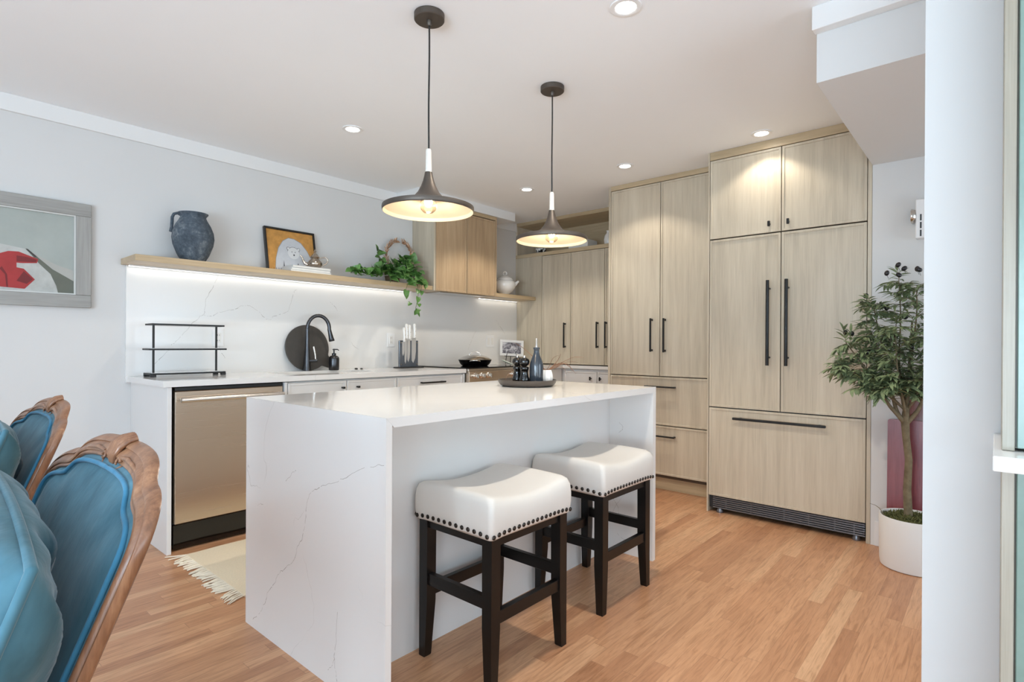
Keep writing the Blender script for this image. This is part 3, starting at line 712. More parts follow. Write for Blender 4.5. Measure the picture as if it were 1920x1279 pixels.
# ------------------------------------------------------------------ bar stools
def make_stool(lab, loc):
    t = thing('bar_stool', lab, 'stool', loc, 'saddle stools at the island')
    X, Y, Z = loc
    hx, hy = .222, .192
    # upholstered saddle seat
    def perim(inset, r):
        ax, ay = hx-inset, hy-inset; r = min(r, ax, ay); pts = []
        per = []
        for (cx_, cy_, a0) in ((ax-r, ay-r, 0), (-(ax-r), ay-r, 90), (-(ax-r), -(ay-r), 180), (ax-r, -(ay-r), 270)):
            for k in range(6):
                a = radians(a0+90*k/5); per.append((cx_+r*cos(a), cy_+r*sin(a)))
            # straight run to next corner filled by subdividing below
        out = []
        n = len(per)
        for i in range(n):
            p, q = per[i], per[(i+1) % n]
            k = 12 if i % 6 == 5 else 1
            for j in range(k): out.append((p[0]+(q[0]-p[0])*j/k, p[1]+(q[1]-p[1])*j/k))
        return out
    def top(x, y): return .618+.030*(abs(x)/hx)**2.0-.006*(abs(y)/hy)**2
    def low(x, y): return .503-.010*(abs(x)/hx)**6*(abs(y)/hy)**6
    rings = []
    prof = [(.006, 0, .0), (.001, 0, .06), (-.003, 0, .3), (-.003, 0, .55), (.000, 0, .76), (.006, 0, .89), (.016, 0, .965), (.032, 0, .995), (.06, 0, 1.0), (.10, 0, 1.0), (.14, 0, 1.0), (.180, 0, 1.0)]
    m = MB(); vs = []
    for ins, _, f in prof:
        P = perim(ins, .018+max(0, ins)*.5)
        for (x, y) in P: vs.append((X+x, Y+y, Z+low(x, y)+(top(x, y)-low(x, y))*f))
    n = len(perim(0, .02)); R = len(prof); fs = []
    for i in range(R-1):
        for k in range(n): fs.append((i*n+k, i*n+(k+1) % n, (i+1)*n+(k+1) % n, (i+1)*n+k))
    fs.append(tuple((R-1)*n+k for k in range(n))); fs.append(tuple(reversed(range(n))))
    m.add(vs, fs)
    part('seat', m, M['leather'], t, angle=60)
    part('seat_frame', MB().box(X-.200, X+.200, Y-.172, Y+.172, Z+.470, Z+.502), M['espresso'], t)
    # nailhead trim
    first = None; nx, ny = 18, 13
    spots = []
    for k in range(nx):
        x = -hx+.012+(2*hx-.024)*k/(nx-1); spots += [(x, -hy-.0005, -90), (x, hy+.0005, 90)]
    for k in range(ny):
        y = -hy+.018+(2*hy-.036)*k/(ny-1); spots += [(-hx-.0005, y, 180), (hx+.0005, y, 0)]
    me = None
    for (x, y, a) in spots:
        z = low(x, y)+.016
        if me is None:
            mm = Matrix.Rotation(radians(90), 4, 'Y')
            o = part('nailhead', MB().lathe([(.0080, 0), (.0075, .0022), (.0050, .0042), (0, .005)], (0, 0, 0), 12, m=mm), M['nail'], t, loc=(0, 0, 0))
            me = o.data
            for v in me.vertices: v.co += Vector(loc)
        else:
            o = bpy.data.objects.new('nailhead', me); COL.objects.link(o); o.parent = t
        o.location = (x, y, z); o.rotation_euler = (0, 0, radians(a))
    # legs, square and tapered on the inside
    ox, oy = .207, .180
    for sx in (-1, 1):
        for sy in (-1, 1):
            def sec(z, wd): return [(X+sx*ox, Y+sy*oy, Z+z), (X+sx*(ox-wd), Y+sy*oy, Z+z), (X+sx*(ox-wd), Y+sy*(oy-wd), Z+z), (X+sx*ox, Y+sy*(oy-wd), Z+z)]
            vs = sec(0, .029)+sec(.004, .031)+sec(.20, .042)+sec(.500, .043)
            fs = [(0, 1, 2, 3), (12, 13, 14, 15)]+[(r*4+k, r*4+(k+1) % 4, r*4+4+(k+1) % 4, r*4+4+k) for r in range(3) for k in range(4)]
            part('leg', MB().add(vs, fs), M['espresso'], t, angle=30)
    for sy in (-1, 1): part('stretcher', MB().box(X-.168, X+.168, Y+sy*.163-.011, Y+sy*.163+.011, Z+.212, Z+.255, .0015), M['espresso'], t)
    for sx in (-1, 1): part('stretcher', MB().box(X+sx*.189-.011, X+sx*.189+.011, Y-.140, Y+.140, Z+.262, Z+.305, .0015), M['espresso'], t)
    return t
st = make_stool('ivory leather saddle stool with black legs, the nearer one at the island', (1.505, 1.398, 0))
copy_thing(st, (2.190, 1.408, 0), 'ivory leather saddle stool with black legs, the farther one beside the waterfall end')

# ------------------------------------------------------------------ rug
m = MB(); rx0, ry0, ry1 = 1.075, 2.515, 3.235
NX, NY = 40, 24
def rugp(i, j, up):
    x = rx0+1.9*i/(NX-1); y = ry0+(ry1-ry0)*j/(NY-1)
    return (x, y+.004*sin(x*9), .0012+up*(.007+.0012*sin(x*23+y*11)))
m.grid(lambda i, j: rugp(i, j, 1), NX, NY); m.grid(lambda i, j: rugp(i, j, 0), NX, NY)
for i in range(NX-1):
    for j in (0, NY-1): m.add([rugp(i, j, 0), rugp(i+1, j, 0), rugp(i+1, j, 1), rugp(i, j, 1)], [(0, 1, 2, 3)])
for j in range(NY-1):
    for i in (0, NX-1): m.add([rugp(i, j, 0), rugp(i, j+1, 0), rugp(i, j+1, 1), rugp(i, j, 1)], [(0, 1, 2, 3)])
t = thing('rug', 'cream woven runner rug with a fringe, between island and dishwasher', 'rug', (2.0, 2.88, 0))
part('weave', m, M['rug'], t)
for x_end, sg in ((rx0, -1), (rx0+1.9, 1)):
    m = MB(); rr = random.Random(3)
    for k in range(64):
        y = ry0+.006+(ry1-ry0-.012)*k/63; a = rr.uniform(-.5, .35)+(.3 if (k//9) % 2 else -.15); L = rr.uniform(.060, .085)
        p0 = (x_end-sg*.002, y, .006); p1 = (x_end+sg*L*.5, y+a*L*.4, .0055); p2 = (x_end+sg*L, y+a*L, .004)
        m.tube([p0, p1, p2], [.0034, .0036, .0022], 6)
        m.tube([p0, (p1[0], p1[1]+.004, .005), (p2[0]-sg*.006, p2[1]+rr.uniform(.004, .012), .0035)], [.003, .003, .0016], 6)
    part('fringe', m, M['fringe'], t)

# ------------------------------------------------------------------ carved dining chairs and their cushions
HALF = [(0, .990), (.05, .990), (.095, .988), (.125, .984), (.146, .977), (.157, .967), (.165, .960), (.176, .959), (.196, .957), (.217, .950), (.234, .937), (.242, .920), (.243, .900), (.239, .87), (.232, .82), (.224, .76), (.224, .69), (.209, .62), (.196, .56), (.19, .53)]
def smooth_poly(P, it=2):
    for _ in range(it):
        Q = [P[0]]
        for a, b in zip(P, P[1:]): Q += [(a[0]*.75+b[0]*.25, a[1]*.75+b[1]*.25), (a[0]*.25+b[0]*.75, a[1]*.25+b[1]*.75)]
        P = Q+[P[-1]]
    return P
def make_chair(lab, loc):
    """chair faces -x; local origin on the floor under the crest"""
    t = thing('dining_chair', lab, 'chair', loc, 'carved velvet dining chairs')
    OX, OY = loc[0], loc[1]
    def surf(y, z, wd):         # wd: out of the back surface towards the sitter
        rec = .385*(1-z) - (.10*(.8-z) if z < .8 else 0)*.0
        x = -rec-.33*y*y
        return (OX+x-wd*.93, OY+y, z-wd*.36)
    half = smooth_poly(HALF, 2)
    bot = [(.12, .518), (0, .512)]
    loop = half+bot+[(-y, z) for y, z in reversed((half+bot[:1])[1:])]
    # resample evenly
    L = [Vector((y, z)) for y, z in loop]; n0 = len(L)
    cum = [0]
    for i in range(n0): cum.append(cum[-1]+(L[(i+1) % n0]-L[i]).length)
    N = 170; pts = []
    j = 0
    for k in range(N):
        s = cum[-1]*k/N
        while cum[j+1] < s: j += 1
        f = (s-cum[j])/max(1e-9, cum[j+1]-cum[j]); pts.append(L[j].lerp(L[(j+1) % n0], f))
    nrm = []
    for k in range(N):
        d = pts[(k+2) % N]-pts[(k-2) % N]; d.normalize(); nn = Vector((d.y, -d.x))
        if nn.dot(Vector((0, .76))-pts[k]) < 0: nn = -nn
        nrm.append(nn)
    prof = [(.003, -.017), (.0005, -.013), (0, -.004), (.001, .000), (.003, .0010), (.0048, -.0015), (.006, .0005), (.008, .0055), (.0115, .0078), (.0145, .0062), (.0155, .0040), (.0168, .0048), (.019, .0058), (.0215, .0040), (.0235, .0015), (.024, -.004), (.024, -.017)]
    m = MB()
    m.grid(lambda i, j: surf(pts[i].x+nrm[i].x*prof[j][0], pts[i].y+nrm[i].y*prof[j][0], prof[j][1]), N, len(prof), cu=True, cv=True)
    part('back_frame', m, M['walnut'], t, angle=50)
    # velvet panel with a raised edge
    cen = Vector((0, .78)); inner = [pts[k]+nrm[k]*.0232 for k in range(N)]
    RR = [(1.0, -.004), (.993, .004), (.98, .0085), (.965, .0085), (.952, .006), (.935, .0075), (.88, .014), (.75, .021), (.55, .026), (.3, .028), (.1, .029)]
    m = MB()
    m.grid(lambda i, j: surf(*(cen+(inner[i]-cen)*RR[j][0]), RR[j][1]), N, len(RR), cu=True)
    a = len(m.v); m.add([surf(*(cen+(inner[i]-cen)*.1), .029) for i in range(N)]+[surf(cen.x, cen.y, .029)], [(i, (i+1) % N, N) for i in range(N)])
    part('back_upholstery', m, M['velvet'], t, angle=60)
    m = MB(); m.tube([surf(*(cen+(inner[i]-cen)*.978), .009) for i in range(N)], .0034, 8, closed=True)
    part('piping', m, M['pipe'], t, angle=60)
    m = MB(); m.add([surf(*inner[i], -.015) for i in range(N)]+[surf(cen.x, cen.y, -.015)], [(i, (i+1) % N, N) for i in range(N)])
    part('back_lining', m, M['velvet'], t, angle=60)
    # carved crest: shell with scrolls
    m = MB()
    for k in range(-3, 4):
        y = k*.0062; h = .991+.006*(1-(k/3.6)**2)
        m.tube([surf(y*.4, .966, .004), surf(y*.75, .979, .009), surf(y, h-.003, .008), surf(y*1.05, h+.001, .000), surf(y, h-.001, -.013)], [.0015, .0034, .0042, .0042, .003], 8)
    for s in (-1, 1):
        P = []
        for k in range(18):
            a = k*.36; r = .0095*math.exp(-k*.09)
            P.append(surf(s*(.033+r*cos(a)), .973+r*sin(a)*.7, .0065+k*.0002))
        m.tube(P, [.0026-.00009*k for k in range(18)], 8)
        m.tube([surf(s*.040, .978, .006), surf(s*.070, .981, .0075), surf(s*.105, .977, .0065), surf(s*.130, .969, .003)], [.0026, .0034, .003, .001], 8)
        m.tube([surf(s*.012, .962, .002), surf(s*.022, .957, .004), surf(s*.034, .962, .004), surf(s*.046, .968, .003)], [.0016, .0026, .0024, .001], 8)
    part('crest_carving', m, M['walnut'], t, angle=60)
    # seat rail, seat, legs
    sx0, sx1, zs = -.66, -.19, .46
    def seat_loop(ins, z): 
        out = []
        for k in range(40):
            a = 2*pi*k/40; c_, s_ = cos(a), sin(a); e = .55
            x = (sx0+sx1)/2+(abs(c_)**e)*(1 if c_ > 0 else -1)*(.235-ins)
            y = (abs(s_)**e)*(1 if s_ > 0 else -1)*((.225 if c_ > 0 else .225+.03*abs(c_))-ins)
            out.append((OX+x, OY+y, z))
        return out
    m = MB(); rg = [(.004, .395), (0, .40), (0, .425), (.004, .43), (.004, .455), (.012, .458), (.012, .395)]
    LP = [seat_loop(i, z) for i, z in rg]; m.grid(lambda i, j: LP[j][i], 40, len(rg), cu=True, cv=True)
    part('seat_rail', m, M['walnut'], t, angle=45)
    m = MB(); rg = [(.006, .44), (.006, .462), (.010, .485), (.03, .505), (.07, .516), (.14, .52)]
    LP = [seat_loop(i, z) for i, z in rg]; m.grid(lambda i, j: LP[j][i], 40, len(rg), cu=True)
    m.add(LP[-1], [tuple(range(40))])
    part('seat', m, M['velvet'], t, angle=60)
    for sy in (-1, 1):
        m = MB(); y = sy*.20
        m.tube([(OX-.62, OY+y, .44), (OX-.645, OY+y*1.05, .36), (OX-.640, OY+y*1.03, .22), (OX-.625, OY+y, .08), (OX-.640, OY+y*1.03, .02), (OX-.65, OY+y*1.05, .0)], [.026, .030, .021, .014, .015, .018], 12)
        part('leg', m, M['walnut'], t)
        m = MB(); m.tube([surf(sy*.195, .55, -.004), (OX-.20, OY+sy*.195, .46), (OX-.19, OY+sy*.19, .36), (OX-.16, OY+sy*.185, .18), (OX-.115, OY+sy*.18, .0)], [.018, .024, .022, .018, .015], 12)
        part('leg', m, M['walnut'], t)
    return t
CH1 = (.229, .917, 0); CH2 = (.281, 1.687, 0)
make_chair('carved wooden chair with blue velvet back, nearest the camera', CH1)
make_chair('carved wooden chair with blue velvet back, farther off towards the wall', CH2)

def make_cushion(lab, loc, yaw=0.0, tilt=21, roll=0, hs=.27, seed=1):
    t = thing('cushion', lab, 'cushion', loc, 'velvet cushions on the dining chairs')
    rr = random.Random(seed); ph = [rr.uniform(0, 6.28) for _ in range(8)]
    n = 61
    R = Matrix.Translation(Vector(loc)) @ Matrix.Rotation(radians(yaw), 4, 'Z') @ Matrix.Rotation(radians(tilt), 4, 'Y') @ Matrix.Rotation(radians(roll), 4, 'X')
    def outline(u, v):
        k = 1-.055*(1-v*v) if abs(u) > abs(v) else 1-.055*(1-u*u)
        uu, vv = u*sqrt(1-.11*v*v), v*sqrt(1-.11*u*u)
        return uu*hs*1.06, vv*hs*1.06
    def thick(u, v):
        a = max(0, 1-u*u)**.42*max(0, 1-v*v)**.42
        return .088*a
    def wrinkle(u, v):
        e = max(abs(u), abs(v)); r = math.hypot(u, v); th = math.atan2(v, u)
        w_ = .0
        w_ += .0060*sin(11*v+7*u*u+ph[5])*max(0, u*.5+.5)**1.5*max(0, v*.6+.4)*(1-e**10)
        w_ += .0050*sin(9*u+ph[0]+2.0*sin(3*v+ph[1]))*max(0, v)**1.2*(1-e**6)
        w_ += .0042*sin(13*th+ph[2]+3*r)*r**2*(1-e**8)
        w_ += .0060*sin(17*v+5*u+ph[3])*max(0, u)**1.5*(1-e**8)
        w_ += .0035*sin(22*th+ph[4]+sin(6*r))*r**3*(1-e**10)
        for cu_, cv_ in ((1, 1), (-1, 1), (1, -1)):
            dx, dy = cu_-u, cv_-v; dd = math.hypot(dx, dy)
            w_ += .0062*sin(15*math.atan2(dy*cv_, dx*cu_)+ph[6]+2*sin(4*dd))*dd*math.exp(-1.5*dd)*1.6*(1-e**10)
        return w_*1.9
    for sgn, nm in ((1, 'front_cover'), (-1, 'back_cover')):
        def P(i, j):
            u = sin((i/(n-1)*2-1)*pi/2); v = sin((j/(n-1)*2-1)*pi/2); y, z = outline(u, v)
            return R @ Vector((-sgn*(thick(u, v)+wrinkle(u, v)), y, z))
        part(nm, MB().grid(P, n, n), M['velvet_p'], t, angle=80)
    B = []
    for k in range(160):
        q = k/40; sd = int(q); f = q-sd; f = sin((f*2-1)*pi/2)
        u, v = ((f, -1), (1, f), (-f, 1), (-1, -f))[sd]
        y, z = outline(u, v); B.append(R @ Vector((0.0025*sin(k*.35+ph[5])*0, y, z)))
    part('piping', MB().tube(B, .0052, 8, closed=True), M['velvet_p'], t, angle=80)
    return t
make_cushion('dusty teal velvet cushion with piped seam on the nearest chair', (.002, .925, .693), 0, 21, 3, .262, 1)
make_cushion('dusty teal velvet cushion on the chair farther off towards the wall', (.066, 1.668, .712), 0, 21, -2, .255, 5)

# ------------------------------------------------------------------ framed painting on the left wall
t = thing('framed_painting', 'grey framed still life painting with red cloth on the left wall', 'painting', (.33, WY, 1.62))
px0, px1, pz0, pz1, fw = -.17, .806, 1.326, 1.918, .072
def fr_bar(m, x0, x1, z0, z1): m.box(x0, x1, WY-.034, WY-.001, z0, z1, .003)
m = MB(); fr_bar(m, px0, px1, pz1-fw, pz1); fr_bar(m, px0, px1, pz0, pz0+fw); k0 = len(m.f); fr_bar(m, px0, px0+fw, pz0+fw, pz1-fw); fr_bar(m, px1-fw, px1, pz0+fw, pz1-fw)
for k in range(k0, len(m.f)): m.mi[k] = 1
fo = part('frame', m, [M['frame_grey'], M['frame_grey_up']], t)
m = MB(); q = .007
for a in ((px0+fw, px1-fw, pz1-fw-q, pz1-fw), (px0+fw, px1-fw, pz0+fw, pz0+fw+q), (px0+fw, px0+fw+q, pz0+fw+q, pz1-fw-q), (px1-fw-q, px1-fw, pz0+fw+q, pz1-fw-q)): m.box(a[0], a[1], WY-.028, WY-.010, a[2], a[3])
part('inner_lip', m, flat('pale_silver_lip', (206, 207, 204), .4), fo)
ART = [flat('painted_grey_green', (166, 173, 168), .7, var=.06, vscale=6), flat('painted_pale_table', (176, 176, 170), .7, var=.05, vscale=9), flat('painted_dark_grey_green', (104, 108, 98), .7, var=.1, vscale=8),
       flat('painted_white_cloth', (186, 188, 184), .7, var=.12, vscale=20), flat('painted_red_cloth', (166, 56, 56), .7, var=.12, vscale=12), flat('painted_dark_red_fold', (118, 42, 44), .7, var=.1), flat('painted_outline', (66, 60, 58), .7)]
m = MB(); yb = WY-.0145
cx0, cx1, cz0, cz1 = px0+fw, px1-fw, pz0+fw, pz1-fw
m.box(cx0, cx1, yb, WY-.004, cz0, cz1, 0, 0)
def paint(pts, mi, lev): m.prism([(cx0+(cx1-cx0)*a, cz0+(cz1-cz0)*b) for a, b in pts], lambda a, b, d: (a, d, b), yb-.0006*lev, yb-.0006*(lev-1), mi)
paint([(0, 0), (1, 0), (1, .30), (.90, .36), (.80, .46), (.743, .52), (.6, .56), (0, .56)], 1, 1)
paint([(.30, .50), (.60, .56), (.743, .52), (.81, .38), (.87, .24), (.905, .05), (.91, 0), (.30, 0)], 3, 2)
paint([(.743, .52), (.80, .44), (.88, .30), (.95, .22), (1, .16), (1, 0), (.91, 0), (.90, .10), (.87, .24), (.81, .36), (.77, .46)], 2, 3)
paint([(.30, .30), (.50, .42), (.62, .44), (.66, .475), (.71, .48), (.75, .45), (.807, .41), (.80, .36), (.73, .345), (.70, .345), (.70, .29), (.735, .28), (.79, .16), (.74, .04), (.62, .05), (.30, .05)], 4, 4)
paint([(.70, .43), (.75, .425), (.80, .40), (.795, .37), (.70, .36)], 5, 5)
paint([(.70, .13), (.735, .25), (.78, .16), (.75, .10)], 5, 5)
paint([(.62, .26), (.645, .20), (.652, .05), (.660, .05), (.655, .20), (.63, .29)], 5, 5)
paint([(.743, .525), (.755, .52), (.80, .44), (.79, .43)], 6, 4)
part('canvas', m, ART, t, smooth=False)

# ------------------------------------------------------------------ things on the long shelf
SH = SZ1+.0005
J = (1.300, 3.800)
t = thing('clay_jug', 'weathered blue grey clay jug with one handle on the floating shelf', 'jug', (J[0], J[1], SH))
m = MB().lathe([(0, SH), (.060, SH), (.065, SH+.006), (.090, SH+.05), (.112, SH+.11), (.118, SH+.150), (.114, SH+.19), (.098, SH+.232), (.079, SH+.265), (.071, SH+.282), (.073, SH+.292), (.083, SH+.303), (.084, SH+.308), (.078, SH+.309), (.066, SH+.290), (.062, SH+.26), (0, SH+.25)], (J[0], J[1], 0), 48)
part('body', m, M['jug'], t, angle=60)
hd = Vector((-.74, .30, 0)).normalized(); h = []
for r, z, in ((.066, .292), (.085, .303), (.104, .296), (.113, .275), (.114, .245), (.116, .215), (.120, .185)): h.append((J[0]+hd.x*r, J[1]+hd.y*r, SH+z))
part('handle', MB().tube(h, [.011, .012, .012, .012, .012, .012, .014], 12, flatten=.75), M['jug'], t, angle=60)

# bear picture leaning on the wall
t = thing('bear_picture', 'black framed picture of a pale bear leaning on the shelf wall', 'picture', (1.96, 3.88, SH))
bw, bh, lean = .385, .335, radians(11)
RB = Matrix.Translation((1.800, 3.856, SH+.0054)) @ Matrix.Rotation(-lean, 4, 'X')
fb = lambda a, b, d: RB @ Vector((a, d, b))
m = MB(); k0 = len(m.v)
for a in ((0, bw, 0, .013), (0, bw, bh-.013, bh), (0, .013, .013, bh-.013), (bw-.013, bw, .013, bh-.013)): m.box(a[0], a[1], 0, .024, a[2], a[3], .001)
m.xf(RB); part('frame', m, M['black_plastic'], t)
BA = [flat('painted_ochre', (196, 142, 72), .7, var=.16, vscale=26), flat('painted_pale_bear', (198, 200, 204), .7, var=.04, vscale=30), flat('painted_bear_muzzle', (218, 218, 218), .7, var=.02), flat('painted_charcoal', (62, 60, 62), .7), flat('painted_grey_edge', (150, 148, 146), .7)]
m = MB(); m.prism([(.0135, .0135), (bw-.0135, .0135), (bw-.0135, bh-.0135), (.0135, bh-.0135)], fb, .010, .020, 0)
def bp(pts, mi, lev): m.prism([(.013+(bw-.026)*a, .013+(bh-.026)*b) for a, b in pts], fb, .010-.0005*lev, .010-.0005*(lev-1), mi)
body = [(.14, .02), (.17, .30), (.24, .56), (.34, .74), (.46, .83), (.58, .82), (.72, .74), (.84, .56), (.93, .34), (.97, .10), (.97, .02)]
bp([(.13, .01), (.16, .30), (.23, .57), (.335, .755), (.46, .845), (.58, .835), (.73, .755), (.85, .57), (.94, .34), (.98, .10), (.98, .01)], 4, 1)
bp(body, 1, 2)
bp([(.30, .02), (.335, .02), (.33, .18), (.325, .27), (.315, .18)], 3, 3); bp([(.56, .02), (.60, .02), (.635, .18), (.625, .24), (.60, .16)], 3, 3)
hc = [(.545+.125*cos(a*pi/12), .47+.145*sin(a*pi/12)) for a in range(24)]
bp([(x+(x-.545)*.06, z+(z-.47)*.06) for x, z in hc if z > .50], 3, 3); bp(hc, 2, 4)
for ex in (.435, .655):
    bp([(ex+.034*cos(a*pi/6), .575+.040*sin(a*pi/6)) for a in range(12)], 3, 3); bp([(ex+.026*cos(a*pi/6), .575+.031*sin(a*pi/6)) for a in range(12)], 2, 5)
for ex, ez, r in ((.51, .50, .009), (.578, .498, .009), (.55, .425, .017)): bp([(ex+r*cos(a*pi/5), ez+r*1.25*sin(a*pi/5)) for a in range(10)], 3, 5)
for k in range(9): bp([(.10+.05*k, .02), (.105+.05*k, .02), (.105+.05*k, .075), (.10+.05*k, .075)], 3, 6)
part('artwork', m, BA, t, smooth=False)

# three pale books under the teapot
z = SH
for i, (x0, x1, y0, th, lab) in enumerate(((1.885, 2.195, 3.690, .0160, 'bottom pale book of the stack under the silver teapot'), (1.892, 2.190, 3.693, .0150, 'middle pale book of the stack under the silver teapot'), (1.898, 2.192, 3.690, .0145, 'top pale book of the stack under the silver teapot'))):
    t = thing('book', lab, 'book', ((x0+x1)/2, y0+.075, z), 'books under the teapot')
    y1 = y0+.150
    part('pages', MB().box(x0+.002, x1-.003, y0+.003, y1-.003, z+.0021, z+th-.0021), M['paper'], t)
    part('cover', MB().box(x0, x1, y0, y1, z, z+.002).box(x0, x1, y0, y1, z+th-.002, z+th).box(x0, x0+.002, y0, y1, z+.002, z+th-.002), flat('pale_book_cover_%d' % i, (222-6*i, 222-5*i, 220-4*i), .5, var=.01), t)
    z += th+.0003
# silver teapot
T = (2.105, 3.765, z+.0005)
t = thing('teapot', 'engraved silver teapot on a stack of pale books', 'teapot', T)
m = MB().lathe([(0, 0), (.030, 0), (.034, .003), (.042, .010), (.051, .024), (.053, .036), (.047, .050), (.036, .061), (.029, .068), (.027, .074), (.033, .078), (.034, .081), (0, .082)], T, 36)
part('body', m, M['silver'], t, angle=50)
m = MB().lathe([(.033, .0815), (.030, .088), (.022, .098), (.014, .108), (.009, .113), (.006, .117), (.009, .122), (.010, .126), (.006, .131), (.003, .138), (0, .143)], T, 28)
part('lid', m, M['silver'], t, angle=50)
sp = Vector((-.86, .51, 0)); sp.normalize()
tp = lambda r, zz: (T[0]+sp.x*r, T[1]+sp.y*r, T[2]+zz)
part('spout', MB().tube([tp(.046, .026), tp(.068, .034), (tp(.080, .052)), tp(.086, .074), tp(.100, .092)], [.013, .011, .008, .006, .0045], 14), M['silver'], t, angle=60)
part('handle', MB().tube([tp(-.030, .074), tp(-.050, .082), tp(-.072, .084), tp(-.088, .072), tp(-.090, .055), tp(-.078, .038), tp(-.060, .026), tp(-.050, .022)], [.0035, .0042, .0048, .005, .0048, .0045, .004, .004], 10), M['silver'], t, angle=60)

# copper leaf wreath
t = thing('leaf_wreath', 'copper metal leaf wreath behind the trailing plant', 'wreath', (2.955, 3.875, 1.87))
WC = Vector((2.958, 3.885, 1.885)); WR = .138
arc = [radians(100+340*k/60) for k in range(61)]
ring = [WC+Vector((WR*cos(a), 0, WR*sin(a))) for a in arc]
part('ring', MB().tube(ring, .0026, 8), M['copper'], t)
part('stand', MB().tube([WC+Vector((0, -.002, -WR)), (WC.x, WC.y-.001, SH+.008)], .003, 8).lathe([(0, 0), (.034, 0), (.034, .006), (.006, .010), (0, .010)], (WC.x, WC.y, SH), 24), M['copper'], t)
m = MB(); rr = random.Random(11)
for k in range(100):
    f = k/100; a = radians(102+336*f); side = 1 if k % 2 else -1
    c = WC+Vector((WR*cos(a), 0, WR*sin(a))); rad = Vector((cos(a), 0, sin(a))); tan = Vector((-sin(a), 0, cos(a)))*(1 if f > .5 else -1)
    d = (tan*.75+rad*side*.62+Vector((0, rr.uniform(-.5, .3), 0))).normalized(); L = rr.uniform(.030, .042)
    wv = d.cross(Vector((0, 1, .2))).normalized()*.0066; nn = d.cross(wv).normalized()*.0012
    b0, b1, b2 = c, c+d*L*.5, c+d*L*1.1
    vs = [b0+nn, b1+wv, b2, b1-wv, b1+nn*2.2, b1-nn*1.2, b0-nn]
    m.add(vs, [(0, 1, 4), (1, 2, 4), (2, 3, 4), (3, 0, 4), (6, 5, 1), (1, 5, 2), (2, 5, 3), (3, 5, 6), (0, 6, 1), (0, 3, 6)])
part('leaves', m, M['copper'], t, smooth=False)

# ------------------------------------------------------------------ leaves
def leaf(m, base, d, up, L, W, heart=True, curl=.25):
    """folded blade: base point, direction, upper side"""
    d = Vector(d).normalized(); s_ = d.cross(Vector(up))
    if s_.length < 1e-4: s_ = d.cross(Vector((1, 0, 0)))
    s_.normalize(); n_ = s_.cross(d).normalized()
    prof = [(0, .10), (-.08, .40), (-.10, .70), (-.02, .96), (.14, 1.10), (.34, 1.08), (.55, .90), (.74, .60), (.90, .26), (1, .0)] if heart else [(0, .08), (.12, .5), (.3, .9), (.5, 1), (.7, .8), (.88, .4), (1, 0)]
    mid = []; le = []; ri = []
    for f, wd in prof:
        ff = max(f, 0); c = Vector(base)+d*L*f-n_*curl*L*ff*ff
        cm = Vector(base)+d*L*ff-n_*curl*L*ff*ff
        mid.append(cm-n_*.0); le.append(c+s_*W*.5*wd+n_*W*.16*wd); ri.append(c-s_*W*.5*wd+n_*W*.16*wd)
    k = len(prof); vs = mid+le+ri; fs = []
    for i in range(k-1): fs += [(i, i+1, k+i+1, k+i), (i, 2*k+i, 2*k+i+1, i+1)]
    m.add(vs, fs)
rr = random.Random(5)
t = thing('pothos_plant', 'trailing green pothos plant spilling over the floating shelf', 'plant', (2.78, 3.80, SH))
part('pot', MB().lathe([(0, SH), (.052, SH), (.060, SH+.055), (.064, SH+.060), (.058, SH+.060), (.054, SH+.052), (0, SH+.050)], (2.82, 3.80, 0), 32), flat('brown_woven_pot', (98, 82, 60), .8, var=.3, vscale=50), t)
part('soil', MB().lathe([(.053, SH+.0525), (.03, SH+.056), (0, SH+.058)], (2.82, 3.80, 0), 24, caps=False), flat('dark_potting_soil', (48, 38, 28), .95, var=.4, vscale=80), t)
